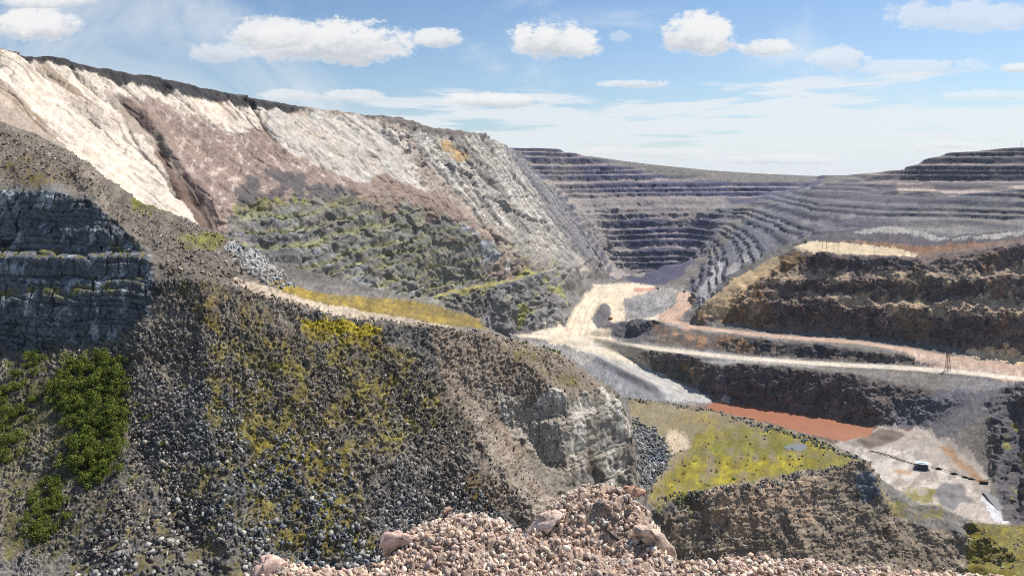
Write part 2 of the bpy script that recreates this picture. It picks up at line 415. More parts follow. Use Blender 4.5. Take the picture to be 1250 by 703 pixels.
Z = terrace(Z + rm_m * 2.2 * fbm((XX, YY), 45, 4), 13.0, .5, rm_m * (.42 + .25 * sstep(fbm((XX, YY), 150, 3), -.4, .3)), 3.5, 600, 'flank')
lw_m = mask_grid([(280,262),(350,254),(440,258),(520,266),(600,310),(700,335),(690,350),(600,345),(525,360),(470,362),(400,358),(330,340)], 560, 1700, 3)
Z = terrace(Z, 15.0, .5, lw_m * .95, 7.0, 110, 'low')
Z += lw_m * 3.0 * fbm((XX, YY), 45, 4)
# left wall: gullies running down the slope
wall_m = mask_grid([(-120,40),(0,66),(130,84),(250,110),(370,132),(490,146),(590,168),(640,200),(700,255),(735,320),(700,335),(640,320),(520,263),(430,256),(350,251),(280,262),(230,300),(0,240),(-120,240)], 340, 2100, 4)
S = XX * .42 + YY * .91 + .75 * Z; W = XX * -.91 + YY * .42
warp = fbm((S, W), 120, 2) * 22
gul = ridged((S + warp, W * .12), 62, 3)
patch = sstep(fbm((XX, YY), 190, 2), -.35, .35)
Z -= wall_m * (np.maximum(gul - .25, 0) * (.8 + 4.5 * patch))
Z += wall_m * 3.6 * fbm((S + warp * .5, W * .22 + Z * .2), 30, 5) + wall_m * 3.0 * ridged((XX, YY), 55, 4) * (1 - patch)
pk_m = mask_grid([(150,120),(195,138),(240,158),(290,170),(318,160),(345,184),(400,217),(440,236),(470,220),(545,248),(605,300),(600,338),(520,264),(430,258),(350,252),(285,262),(262,285),(230,240),(195,185)], 380, 1400, 2)
Z += pk_m * 7.5
def carve(pts, d0, d1, wid, dep):
    Q = np.array([ground(a, b, d0, d1) for a, b in pts]); d, _ = road_field(Q, XX, YY, wid * 2.2)
    d = d + 2.5 * fbm((XX, YY), 18, 2)
    return -dep * np.exp(-(d / wid) ** 2) * (d < wid * 2.2)
def road_field(Q, X, Y, reach):
    d = np.full(X.shape, 1e9); zz = np.zeros(X.shape)
    for a, b in zip(Q[:-1], Q[1:]):
        m = (X > min(a[0], b[0]) - reach) & (X < max(a[0], b[0]) + reach) & (Y > min(a[1], b[1]) - reach) & (Y < max(a[1], b[1]) + reach)
        idx = np.nonzero(m)
        if not len(idx[0]): continue
        x, y = X[idx] - a[0], Y[idx] - a[1]; e = b[:2] - a[:2]; l2 = (e * e).sum() + 1e-9
        t = np.clip((x * e[0] + y * e[1]) / l2, 0, 1); dd = np.hypot(x - t * e[0], y - t * e[1])
        better = dd < d[idx]
        sub = tuple(q[better] for q in idx); d[sub] = dd[better]; zz[sub] = (a[2] + t * (b[2] - a[2]))[better]
    return d, zz
RAVINES = [([(303,124),(316,145),(332,172)], 600, 950, 4.5, 8), ([(195,104),(222,128),(258,157)], 480, 850, 2.2, 4), ([(128,100),(160,138),(192,180),(240,248),(262,284)], 380, 800, 4.5, 7),
           ([(20,70),(48,98)], 380, 700, 3, 5), ([(275,118),(300,140),(314,162)], 550, 900, 3, 5), ([(90,88),(120,118),(140,134)], 400, 750, 2.2, 4), ([(380,190),(397,215)], 600, 1000, 3.0, 5), ([(160,170),(190,205),(215,240)], 380, 750, 3, 4),
           ([(560,185),(600,230),(640,280)], 900, 1900, 7, 9), ([(590,175),(640,230),(690,290)], 1000, 2100, 8, 10), ([(530,200),(570,250),(610,300)], 900, 1700, 6, 8), ([(440,150),(470,170),(500,185)], 800, 1300, 4, 6)]
for rv in RAVINES: Z += carve(*rv)
right_w = wall_m * sstep(XX, -170, -40)
Z = terrace(Z, 21.0, .5, right_w * .18, 9.0, 90)
def slabs(per, amp, wl):
    t = (S + wl * .75 * fbm((XX, YY), wl, 3)) / per; f = t - np.floor(t); h = noise(np.floor(t) * 7.3, W / 130.0 + Z / 90)
    return amp * (.55 + .9 * h) * (sstep(f, 0, .8) - sstep(f, .86, 1.0))
Z += right_w * (slabs(84, 10, 170) + slabs(37, 3.0, 90)) + (wall_m - right_w).clip(0) * (slabs(75, 4.5, 140) + slabs(29, 2.0, 60))
# brown cliffs right: buttresses
bc_m = mask_grid([(850,390),(900,350),(972,304),(1050,314),(1120,316),(1190,306),(1370,296),(1370,450),(1250,440),(1120,418),(950,404)], 960, 1180, 4)
Z += bc_m * (7.0 * ridged((XX + 9 * fbm((XX, YY), 50, 2), YY * .35), 95, 3) + 3.5 * fbm((XX, YY), 28, 4))
Z += bc_m * 3.5 * ridged((XX, YY), 24, 4)
cone_m = mask_grid([(1080,330),(1112,317),(1135,345),(1130,395),(1160,420),(1095,418),(1082,385)], 950, 1180, 3) + mask_grid([(846,387),(905,338),(972,302),(990,330),(935,352),(925,385)], 980, 1230, 3) + mask_grid([(1195,308),(1222,306),(1240,360),(1262,425),(1205,425),(1222,370)], 950, 1180, 3)
Z = terrace(Z, 27.0, .55, bc_m * (1 - cone_m.clip(0, 1)) * .25, 10.0, 85, 'mound')
# banks round the pit floor, pond bank
pb_m = mask_grid([(780,455),(868,447),(1000,452),(1100,470),(1200,478),(1165,505),(1125,522),(1040,516),(950,500),(885,489),(800,480)], 830, 1030, 3)
Z += pb_m * (4.5 * ridged((XX, YY * .4), 42, 3) + 2.0 * fbm((XX, YY), 20, 4))
rb_m = mask_grid([(770,415),(850,404),(950,415),(1040,424),(1110,436),(1100,444),(1000,439),(900,432)], 960, 1200, 2)
Z += rb_m * 3.5 * fbm((XX, YY), 34, 4)
bk_m = mask_grid([(560,425),(600,350),(665,337),(735,340),(705,370),(690,396),(645,405)], 980, 1800, 3)
Z += bk_m * 5 * fbm((S, W * .4), 40, 4)
# heaps on the pit floor
def heap(px, py, d0, d1, h, a, b, rot=0):
    g = ground(px, py, d0, d1); c, s = math.cos(rot), math.sin(rot)
    dx, dy = XX - g[0], YY - g[1]; p = (dx * c + dy * s) / a; q = (-dx * s + dy * c) / b
    r = np.sqrt(p * p + q * q) + .22 * fbm((XX, YY), 40, 3)
    return h * np.clip(1.15 - r, 0, 1)
for hp in [(712,352,1450,1800,7,30,14,.4),(780,378,1250,1450,6,16,12,0),(806,378,1250,1450,7,22,14,.2),(822,370,1300,1500,6,18,12,0),(760,378,1250,1450,4,10,8,0),(800,366,1350,1550,6,24,12,.3),(850,470,930,1050,4,18,10,0),(1050,540,780,860,3,20,9,0),(1085,534,790,860,3,14,8,.4),(1150,603,640,720,4,18,12,0),(1120,535,780,850,2,14,7,0),(735,380,1200,1600,9,18,75,-.1),(765,408,1130,1300,20,62,30,-.2),(800,408,1130,1280,14,40,22,-.2),(792,372,1300,1500,10,48,50,0),(790,432,1000,1100,8,50,14,-.3)]:
    Z = Z + heap(*hp)
# near ground: shelf face, rock face, left cliff, scree
sf_m = mask_grid([(800,640),(850,604),(920,590),(1000,577),(1062,568),(1085,610),(1112,640),(1180,660),(1180,700),(850,712)], 270, 350, 3)
Z += sf_m * (3.6 * ridged((XX, YY * .5), 21, 3) + 1.2 * fbm((XX, YY), 9, 4))
toe_m = mask_grid([(1060,570),(1112,612),(1178,628),(1185,690),(1100,700),(1060,640)], 300, 360, 3)
Z += toe_m * 2.0 * fbm((XX, YY), 14, 4)
hill_m = mask_grid([(-120,130),(0,150),(90,190),(125,216),(150,240),(110,245),(60,236),(0,232),(-120,232)], 178, 240, 3)
Z += hill_m * 1.6 * ridged((XX, YY), 16, 4)
rub_m = mask_grid([(120,216),(200,260),(282,290),(350,340),(380,360),(300,352),(190,345),(182,310),(110,262)], 165, 330, 3)
Z += rub_m * (1.3 * fbm((XX, YY), 14, 4) + .7 * ridged((XX, YY), 6, 3))
scr_m = mask_grid([(0,425),(180,350),(300,352),(540,401),(690,433),(690,745),(-120,750),(-120,425)], 100, 225, 3)
Z += scr_m * (.9 * fbm((XX, YY), 15, 4) + .9 * ridged((XX + YY * .3, YY * .35), 16, 3))
gl_m = mask_grid([(540,410),(690,440),(755,485),(700,600),(690,690),(640,650),(560,500)], 140, 225, 3)
Z += gl_m * (1.1 * ridged((XX + YY * .35, YY * .12), 7, 4))
lf_m = mask_grid([(-120,230),(0,230),(60,236),(108,240),(182,312),(178,380),(150,405),(60,424),(-120,428)], 156, 183, 2)
Z = terrace(Z + lf_m * .7 * fbm((XX, YY), 9, 3), 6.4, .72, lf_m * .8, 1.0, 30)
face_m = mask_grid([(596,480),(635,492),(690,489),(742,482),(769,497),(774,606),(735,604),(690,592),(635,545)], 175, 220, 2)
Z += face_m * (1.8 * ridged((XX, YY), 13, 3) + .9 * fbm((XX, YY), 5, 3))
Z = terrace(Z, 8.5, .7, face_m * .85, 2.0, 22)
gf_m = mask_grid([(1205,485),(1240,470),(1370,440),(1370,560),(1252,640),(1235,640),(1215,590)], 600, 900, 3)
Z += gf_m * 7 * ridged((XX, YY), 40, 4)
fl_m = mask_grid([(1000,545),(1072,523),(1125,522),(1200,565),(1235,640),(1150,650),(1060,600)], 600, 860, 3)
Z += fl_m * 1.3 * fbm((XX, YY), 32, 4)
print('relief', time.time() - T0)

# ------------------------------------------------------------------ roads: level strips (plan centre line, half width m)
ROADS = []
def road(name, pts, hw, d0, d1, cls, col, shoulder=1.6):
    P = np.array([ground(a, b, d0, d1) for a, b in pts])
    # resample smoothly
    t = np.r_[0, np.cumsum(np.hypot(*np.diff(P[:, :2], axis=0).T))]; n = max(3, int(t[-1] / 12))
    tt = np.linspace(0, t[-1], n); Q = np.stack([np.interp(tt, t, P[:, k]) for k in range(3)], 1)
    for k in range(3):
        for _ in range(3):
            Q[1:-1, k] = (Q[:-2, k] + 2 * Q[1:-1, k] + Q[2:, k]) / 4
    ROADS.append((name, Q, hw, cls, col, shoulder))
road('road', [(640,410),(700,413),(760,421),(830,429),(900,437),(1000,444),(1100,449),(1160,453),(1250,463),(1370,473)], 9.5, 860, 1200, 1, (198,187,171))
road('road', [(688,413),(720,424),(748,437),(780,453),(815,470),(850,484)], 17, 880, 1180, 1, (170,166,160))
road('road', [(700,413),(706,395),(712,378),(728,360),(750,350),(790,350)], 17, 1100, 1800, 1, (208,192,168))
road('road', [(838,357),(836,368),(825,380),(812,390),(850,400),(950,411),(1050,418),(1120,429),(1180,441),(1250,454),(1370,466)], 11, 940, 1600, 2, (176,150,132))
for (name, Q, hw, cls, col, sh) in ROADS:
    d, zz = road_field(Q, XX, YY, hw * sh + 25)
    w = 1 - sstep(d, hw * 1.05, hw * sh + 6)
    Z = Z + w * (zz - Z)
# pond basin and the flat bottom
POND_Z = -300.6
pond_m = mask_grid([(872,488),(950,500),(1000,508),(1068,521),(1060,530),(1030,537),(990,529),(900,505),(860,500)], 800, 965, 2)
shore = mask_grid([(840,470),(1100,505),(1110,540),(1030,560),(900,530),(840,505)], 770, 1010, 3)
Z = Z - pond_m * np.maximum(Z - (POND_Z - 3), 0)
Z = Z + shore * (1.3 * fbm((XX, YY), 22, 4) + .5)
print('roads', time.time() - T0)

# ------------------------------------------------------------------ tessellate: rows packed where the ground is steep
NV = 1300
pyp = -Z / DD[None, :] * F
dv = np.diff(pyp, axis=1)
ds = np.sqrt(np.where(dv < 0, dv, dv * .35) ** 2 + (.075 * F * (LD[1] - LD[0])) ** 2)
ds = np.minimum(ds, 14)
Sg = np.concatenate([np.zeros((NU, 1)), np.cumsum(ds, 1)], 1)
Sg /= Sg[:, -1:]
Sg = blur(Sg, 9.0, 0)
tt = np.linspace(0, 1, NV)
VL = np.stack([np.interp(tt, Sg[i], LD) for i in range(NU)]); VD = np.exp(VL)
jj = (VL - LD0) / (LD1 - LD0) * (NR - 1); j0 = np.clip(jj.astype(int), 0, NR - 2); fr = jj - j0; ii = np.arange(NU)[:, None]
def samp(A): return A[ii, j0] * (1 - fr) + A[ii, j0 + 1] * fr
VX = ((PX - CX) / F)[:, None] * VD; VY = VD; VZ = samp(Z)
def normals(X, Y, Zz):
    P = np.stack([X, Y, Zz], -1); du = np.gradient(P, axis=0); dv = np.gradient(P, axis=1)
    n = np.cross(du, dv); n /= np.linalg.norm(n, axis=-1, keepdims=True) + 1e-12
    return n * np.sign(n[..., 2:3] + 1e-9)
NRM = normals(VX, VY, VZ)
slope = 1 - NRM[..., 2]
# fine rock relief along the surface normal, scaled with the size of the blocks at each place
flat_v = samp(mask_grid([(655,414),(690,396),(705,370),(726,347),(770,346),(800,351),(790,358),(765,366),(765,392),(745,396),(730,400),(755,422),(700,420)], 1000, 1800, 2) + mask_grid([(700,414),(760,434),(815,458),(880,486),(880,494),(815,494),(775,470),(735,442)], 850, 1150, 2) + mask_grid([(972,306),(985,297),(1040,298),(1085,303),(1122,311),(1050,313),(1000,311)], 1130, 1290, 2) + mask_grid([(849,386),(868,366),(902,339),(942,316),(956,319),(918,352),(880,389)], 1100, 1290, 2) + .75 * mask_grid([(1000,548),(1070,524),(1125,523),(1195,564),(1238,640),(1190,640),(1110,600),(1060,590)], 600, 870, 2))
rd = np.full(VX.shape, 1e9)
for (name, Q, hw, cls, col, sh) in ROADS:
    d, zz = road_field(Q, VX, VY, hw + 3); rd = np.minimum(rd, d - hw)
smooth = np.clip(samp(pond_m) + .85 * flat_v + (1 - sstep(rd, -1, 5)), 0, 1)
c3 = (VX, VY, VZ)
size = np.clip(VD / 300.0, .5, 5.5)
n1 = ridged([q / size for q in c3], 5.5, 4, .6)
n2 = fbm([q / size for q in c3], 2.0, 3, .6)
plateau_v = samp(mask_grid([(765,486),(860,499),(960,524),(1060,562),(960,578),(880,599),(800,608),(800,560)], 300, 450, 3))
scr_v = np.clip(samp(scr_m), 0, 1); wall_v = np.clip(samp(wall_m), 0, 1); lf_v = np.clip(samp(lf_m), 0, 1)
white_v = np.clip(samp(mask_grid([(-120,45),(0,70),(130,86),(250,112),(330,134),(440,142),(490,165),(500,230),(560,262),(600,300),(520,262),(430,255),(350,250),(280,262),(262,290),(0,250),(-120,250)], 330, 1250, 3)) + .55 * samp(right_w), 0, 1)
SV = VX * .42 + VY * .91 + .75 * VZ; WV = VX * -.91 + VY * .42
k1, k2, k3 = 5.2 * size, 1.9 * size, np.maximum(.9 * size, .42)
gx, gy, gz_ = SV / k1, WV / k1 * .45, VZ / k1 * .45                       # slabs stretched down the dip
f1, v1, e1 = facet(np.where(wall_v > .5, gx, VX / k1), np.where(wall_v > .5, gy, VY / k1), np.where(wall_v > .5, gz_, VZ / k1 * 1.2))
f2, v2, e2 = facet(VX / k2, VY / k2, VZ / k2)
f3, v3, e3 = facet(VX / k3, VY / k3, VZ / k3)
rocky = sstep(slope, .10, .38)
fm = fbm([q / size for q in c3], 7, 4, .62)
hard = (1 - smooth) * (1 - .85 * plateau_v) * (1 - .45 * np.clip(samp(face_m) + samp(gl_m) + .8 * samp(sf_m) + .2 * samp(lw_m) + 1.3 * samp(far_m) + 1.2 * samp(rm_m) + 1.2 * samp(rt_m), 0, 1.5))
rubble = (1 - smooth) * scr_v * (1.15 - .95 * sstep(fm, -.05, .35))
amp = (.07 + .65 * rocky) * hard
n3 = noise(*[q / size / .85 for q in c3])
disp = amp * size * (.40 * n1 + .35 * n2) + hard * size * (1 - .82 * white_v) * (2.1 * rocky * (1 - .8 * scr_v) * f1 + (.07 + 1.0 * rocky) * (1 - .3 * scr_v) * f2 + (.08 + .40 * rocky) * f3 + (.02 + .06 * rocky) * n3) + .42 * rubble * f3 + .30 * rubble * f2
lfv = np.clip(samp(lf_m) + .3 * samp(face_m) + .45 * samp(sf_m), 0, 1)
bedz = VZ + .8 * noise(VX / 9, VY / 9) + .05 * VX
bedz = bedz + 1.1 * np.sin(bedz * .83) + .5 * np.sin(bedz * 2.1 + VX * .1); lay = np.floor(bedz / 2.6 + .5); jx = (VX + .3 * VY + 1.1 * noise(VX / 6, VY / 6, VZ / 3)) / 4.2 + 1.37 * np.sin(lay * 12.9)
jx = jx + .42 * np.sin(jx * 2.1) + .9 * np.sin(jx * .37 + lay); jf = np.abs(jx - np.round(jx)) * 4.2
crack = np.exp(-(jf / .16) ** 2) * (noise(np.round(jx) * 3.1, lay * 2.7) > -.25)
bed = np.abs(np.sin(bedz * math.pi / 2.6)); bedcut = np.exp(-((bed) / .12) ** 2)
disp = disp * (1 - .55 * lfv) + lfv * (-.7 * crack + .55 * np.sqrt(bed) - .5 * bedcut)
wn = fbm(c3, 60, 3); sj = SV / 19 + 1.1 * wn + .22 * noise(SV / 11, WV / 50); sl = np.abs(sj - np.round(sj)) * 19
lines = np.exp(-(sl / 1.0) ** 2) * (noise(np.round(sj) * 5.3, WV / 60, VZ / 45) > .05) * wall_v
cj = VZ / 13 + .9 * fbm(c3, 45, 3) + 2 * np.sin(np.round(sj) * 7.1); cl_ = np.abs(cj - np.round(cj)) * 13
lines = np.maximum(lines, np.exp(-(cl_ / .8) ** 2) * (noise(np.round(cj) * 3.7, SV / 35) > .15) * samp(mask_grid([(330,136),(440,141),(520,170),(640,200),(700,260),(640,310),(540,245),(470,220),(440,236),(360,200)], 600, 2100, 3)))
disp = disp - lines * 1.3 * np.clip(VD / 700, .7, 2)
PV = np.stack([VX, VY, VZ], -1) + NRM * disp[..., None]
NRM2 = normals(PV[..., 0], PV[..., 1], PV[..., 2]); steep = 1 - NRM2[..., 2]
print('mesh', time.time() - T0, NU * NV)

# ------------------------------------------------------------------ what the ground is made of, with some shade painted in (albedo per place)
COL = np.empty(VX.shape + (3,)); COL[:] = srgb((112, 107, 101))
wl1 = noise(VX / (VD * .02 + 1), VY / (VD * .02 + 1) , VZ / (VD * .02 + 1))
q1 = fbm(c3, 30, 3); q2 = fbm([q / size for q in c3], 3.2, 4, .65); q3 = noise(*[q / size / .7 for q in c3])
wu = q1 * 5 + q2 * 9 + q3 * 3; wv = fbm([q / size + 55 for q in c3], 4.0, 3, .65)
PXV = np.repeat(PX[:, None], NV, 1)
def region(pts, d0, d1, edge=1.0, vedge=None):
    P = plan_poly(pts, d0, d1); dl = (P[:, 1].max() - P[:, 1].min())
    a = np.searchsorted(PX, P[:, 0].min() - 25), np.searchsorted(PX, P[:, 0].max() + 25)
    m = np.zeros(VX.shape, bool)
    sl = slice(a[0], a[1])
    e = .02 * edge if vedge is None else vedge
    e = min(e, dl * .10)
    m[sl] = inside(P, PXV[sl] + wu[sl] * edge, VL[sl] + wv[sl] * e)
    return m
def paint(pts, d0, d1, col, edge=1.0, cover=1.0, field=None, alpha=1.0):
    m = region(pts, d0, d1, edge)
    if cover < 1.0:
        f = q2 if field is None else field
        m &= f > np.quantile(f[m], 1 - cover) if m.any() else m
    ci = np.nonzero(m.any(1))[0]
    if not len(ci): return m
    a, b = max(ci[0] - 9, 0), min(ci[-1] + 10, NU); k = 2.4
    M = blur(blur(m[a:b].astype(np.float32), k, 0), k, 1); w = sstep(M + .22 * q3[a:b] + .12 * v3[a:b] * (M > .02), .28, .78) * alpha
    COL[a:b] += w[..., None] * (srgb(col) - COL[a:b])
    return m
def paint_mask(m, col, alpha=1.0):
    COL[m] += alpha * (srgb(col) - COL[m])
streak = fbm((S_ := (VX * .42 + VY * .91) + .75 * VZ + samp(warp) * .5, (VX * -.91 + VY * .42) * .10, VZ * .04), 16, 4, .6)
blk = fbm([q / size for q in c3], 9, 4, .6)

# far end walls
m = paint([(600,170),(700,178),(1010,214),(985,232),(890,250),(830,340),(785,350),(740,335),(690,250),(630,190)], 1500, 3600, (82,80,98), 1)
paint([(690,232),(760,236),(880,238),(890,252),(780,262),(720,262)], 2200, 2600, (140,132,128), .7)
paint([(640,215),(690,225),(720,240),(770,300),(790,338),(772,338),(730,280),(690,250)], 1700, 2600, (150,144,136), .5)
paint([(640,200),(690,215),(720,240),(700,250),(670,235)], 1500, 2600, (140,128,118), .6)
# right side general
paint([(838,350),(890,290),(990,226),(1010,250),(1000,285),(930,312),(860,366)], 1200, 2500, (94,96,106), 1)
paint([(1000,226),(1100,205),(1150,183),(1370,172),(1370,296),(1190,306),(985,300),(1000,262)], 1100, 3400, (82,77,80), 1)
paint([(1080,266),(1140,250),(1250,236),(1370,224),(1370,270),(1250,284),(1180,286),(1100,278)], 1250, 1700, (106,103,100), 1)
paint([(985,228),(1090,224),(1140,238),(1250,234),(1250,240),(1140,252),(1080,266),(1110,272),(1045,282),(1000,286),(930,312),(960,270)], 1300, 2300, (76,75,84), 1.2)  # cloud shadow over the upper slopes, painted as dark albedo
paint([(1000,250),(1060,262),(1000,275),(960,280)], 1350, 1900, (110,108,110), 1, .5)
paint([(1095,222),(1140,227),(1150,233),(1095,234)], 1700, 2100, (190,172,156), .4)
paint([(1130,231),(1250,225),(1370,220),(1370,224),(1250,231),(1140,236)], 1450, 2000, (168,152,142), .4)
paint([(1040,282),(1095,274),(1190,288),(1250,282),(1250,287),(1180,292),(1110,286),(1045,286)], 1150, 1500, (142,138,134), .8)
# brown mound
paint([(845,392),(900,348),(972,302),(1120,312),(1190,300),(1370,292),(1370,452),(1250,440),(1120,420),(950,405)], 950, 1220, (114,98,90), .8)
paint([(845,392),(900,350),(972,304),(990,320),(930,350),(940,390),(950,405)], 950, 1200, (128,103,76), 1)
paint([(1080,330),(1110,318),(1130,340),(1125,400),(1150,418),(1100,416),(1085,380)], 950, 1180, (124,104,84), 1)
paint([(1190,312),(1215,306),(1235,350),(1250,420),(1215,425),(1225,380),(1200,340)], 950, 1180, (130,98,72), 1, .7, None, .7)
paint([(905,350),(1000,340),(1100,346),(1120,372),(1000,376),(930,384)], 950, 1180, (108,92,82), 1, .6)
paint([(1000,312),(1120,316),(1110,345),(1060,350),(1000,338)], 950, 1180, (96,92,94), 1, .6, blk)
paint([(985,292),(1130,300),(1250,290),(1250,300),(1120,312),(1060,300)], 1130, 1330, (122,92,70), 1)
paint([(970,306),(985,296),(1040,297),(1085,302),(1125,310),(1120,315),(1050,313),(1000,311)], 1120, 1290, (192,174,144), .6)
paint([(849,385),(868,364),(902,338),(942,315),(955,318),(918,350),(880,388),(862,390)], 1100, 1290, (192,170,134), .6)
paint([(1180,425),(1250,434),(1370,446),(1370,456),(1250,446),(1180,434)], 940, 1040, (206,178,140), .8)
# pit floor and banks
paint([(560,430),(640,404),(690,396),(705,370),(726,346),(760,343),(840,352),(845,378),(815,395),(1000,438),(1000,452),(868,448),(840,470),(900,500),(870,505),(760,470),(700,440)], 830, 1800, (140,136,132), .8)
paint([(655,415),(690,396),(705,370),(726,346),(770,345),(800,350),(790,358),(760,365),(765,392),(745,395),(728,400),(760,425),(735,428),(700,420)], 1000, 1800, (206,190,166), .6)
paint([(765,392),(800,385),(838,372),(820,388),(800,398),(770,400)], 1100, 1500, (200,190,172), .6)
paint([(770,352),(800,349),(800,355),(775,357)], 1400, 1800, (188,140,124), .5)
paint([(765,372),(790,358),(835,360),(815,378),(790,388),(768,390)], 1200, 1600, (138,136,134), .6)
paint([(722,392),(734,364),(744,372),(746,394),(800,398),(830,402),(815,422),(770,418),(735,408)], 1050, 1420, (100,97,100), .6)
paint([(690,412),(735,422),(790,440),(850,468),(890,488),(886,494),(815,494),(775,468),(735,440),(700,428)], 850, 1200, (186,183,180), .6, .8, streak)
paint([(735,430),(800,470),(815,492),(760,485),(710,450)], 850, 1150, (128,127,130), .8)
paint([(770,424),(830,434),(868,446),(860,470),(800,446)], 900, 1100, (112,104,96), .8)
paint([(820,432),(870,444),(860,470),(835,455)], 900, 1100, (138,112,84), .8, .5)
paint([(790,402),(850,404),(950,415),(1040,425),(1130,440),(1100,446),(1000,440),(900,433),(800,420)], 950, 1200, (112,102,94), .6)
paint([(790,405),(900,413),(960,420),(930,432),(840,424)], 950, 1200, (144,112,86), .8, .55)
paint([(900,412),(1040,424),(1090,440),(990,438),(930,430)], 950, 1150, (74,70,72), .8, .7)
paint([(826,356),(846,360),(843,378),(824,391),(852,401),(838,405),(804,394),(800,387),(828,375)], 1050, 1600, (184,152,132), .5)
paint([(1080,424),(1180,436),(1260,448),(1370,460),(1370,476),(1250,468),(1165,452),(1120,440)], 860, 1050, (178,156,140), .6)
paint([(872,318),(886,308),(884,330),(866,372),(850,386),(846,378)], 1300, 1700, (156,154,156), .4)
paint([(905,312),(925,306),(905,325),(880,345),(868,362),(862,360)], 1300, 1700, (150,146,146), .4)
paint([(752,420),(772,428),(800,446),(840,470),(836,474),(790,450),(756,428)], 900, 1130, (206,198,188), .3)
paint([(762,432),(775,440),(778,452),(770,446)], 900, 1130, (190,182,170), .3)
# pond bank and right of it
paint([(840,455),(868,448),(950,448),(1050,459),(1190,478),(1205,490),(1130,524),(1040,517),(950,501),(868,487)], 830, 1030, (106,96,92), .8)
paint([(1090,500),(1150,478),(1215,470),(1215,500),(1160,530),(1090,530)], 780, 920, (102,100,104), .8)
paint([(1150,456),(1250,466),(1370,476),(1370,500),(1215,478),(1150,470)], 780, 960, (118,114,114), .8)
wet = (VZ > POND_Z - .5) & (VZ < POND_Z + 1.6 + .8 * q2) & (samp(shore) > .05)
paint_mask(wet, (112, 84, 68), .6)
# lower floor
m = FL = paint([(1000,548),(1070,522),(1130,522),(1195,562),(1240,640),(1200,650),(1110,650),(1060,600)], 560, 870, (160,150,141), 1)
paint([(1040,545),(1120,550),(1200,600),(1170,620),(1100,600),(1050,580)], 600, 830, (184,175,165), .8, .6)
ruts = np.abs(noise(VX / 38, VY / 26 + 7)) + .6 * np.abs(noise(VX / 90, VY / 60))
paint_mask(FL & (ruts < .10), (138,126,116), .55); paint_mask(FL & (q1 > .35), (142,132,124), .6)
paint([(1040,538),(1075,524),(1110,528),(1095,540),(1060,548)], 770, 870, (112,100,92), .8)
paint([(1140,540),(1160,545),(1185,570),(1205,590),(1195,592),(1165,565)], 640, 830, (152,124,100), .6)
paint([(1148,590),(1175,590),(1185,612),(1160,625),(1140,605)], 580, 760, (118,114,114), .8)
paint([(1085,605),(1110,592),(1150,600),(1160,625),(1110,640)], 560, 720, (126,119,76), .9, .6)
paint([(1195,600),(1212,612),(1225,632),(1240,642),(1222,640),(1205,620)], 580, 720, (186,186,190), .35)
paint([(1093,571),(1116,576),(1113,580),(1090,576)], 650, 780, (166,134,104), .6)
paint([(1205,480),(1250,465),(1370,440),(1370,600),(1252,645),(1236,640),(1216,590)], 560, 900, (94,90,92), .6)
paint([(1220,520),(1250,500),(1260,600),(1235,620)], 560, 850, (120,116,64), .8, .22)
# left wall
paint([(-120,30),(0,62),(130,80),(250,105),(370,127),(490,140),(590,160),(640,185),(700,245),(745,335),(700,345),(640,322),(520,263),(430,257),(350,252),(280,262),(282,300),(230,300),(130,280),(0,250),(-120,250)], 330, 2200, (154,141,129), 1)
m = paint([(-120,50),(0,72),(110,90),(230,116),(330,136),(322,160),(290,166),(235,140),(195,132),(160,116),(128,120),(150,150),(205,200),(262,288),(230,295),(140,240),(60,160),(-120,150)], 330, 900, (202,188,172), .9)
paint([(330,140),(440,141),(500,172),(520,235),(470,218),(440,234),(400,217),(360,197),(330,165)], 600, 1250, (180,172,163), 1)
mw = region([(-120,50),(0,72),(230,116),(330,136),(440,140),(500,172),(525,240),(440,236),(360,200),(290,166),(195,132),(262,288),(140,250),(-120,150)], 330, 1250, .8)
mm = mw & (streak > .36); paint_mask(mm, (146,124,104), .8)
mm = mw & (streak < -.55); paint_mask(mm, (120,104,92), .7)
paint([(-120,60),(0,78),(60,85),(90,130),(120,190),(60,150),(0,140),(-120,140)], 330, 700, (158,142,124), 1, .5, streak, .8)
paint([(148,118),(195,133),(240,155),(290,168),(318,158),(345,182),(400,215),(440,234),(470,216),(545,245),(605,300),(665,338),(600,342),(520,264),(430,258),(380,235),(340,258),(285,290),(265,290),(240,262),(205,190),(150,140)], 400, 1500, (142,124,114), .8)
mp = region([(200,140),(290,170),(345,182),(440,234),(380,245),(285,288),(250,260)], 400, 1000, .8)
paint_mask(mp & (q2 > .25), (176,160,150), .8); paint_mask(mp & (q2 < -.4), (118,104,98), .7)
paint([(195,190),(215,215),(262,285),(275,290),(245,285),(205,220),(185,190)], 330, 900, (112,94,84), 1)
paint([(288,245),(318,214),(365,222),(425,242),(442,258),(350,254),(286,264)], 450, 900, (94,88,88), 1, .75, blk)
paint([(490,150),(600,165),(645,190),(705,255),(745,335),(700,342),(640,315),(560,240),(520,200)], 900, 2200, (146,140,133), .8)
mr = region([(490,150),(600,165),(645,190),(705,255),(745,335),(640,315),(560,240),(520,200)], 900, 2200, 1)
paint_mask(mr & (streak > .12) & (streak < .5), (190,184,174), .75); paint_mask(mr & (streak < -.35), (98,93,90), .8)
paint([(520,165),(560,175),(585,200),(560,205),(530,185)], 900, 1500, (168,142,104), 1, .5)
paint([(-120,22),(0,60),(130,79),(250,104),(370,126),(374,136),(330,137),(250,127),(150,104),(80,87),(0,69),(-120,45)], 450, 1050, (62,60,60), .5)
paint([(430,136),(500,142),(540,156),(590,162),(645,195),(640,205),(560,172),(500,160),(450,146)], 900, 1700, (104,98,94), .8)
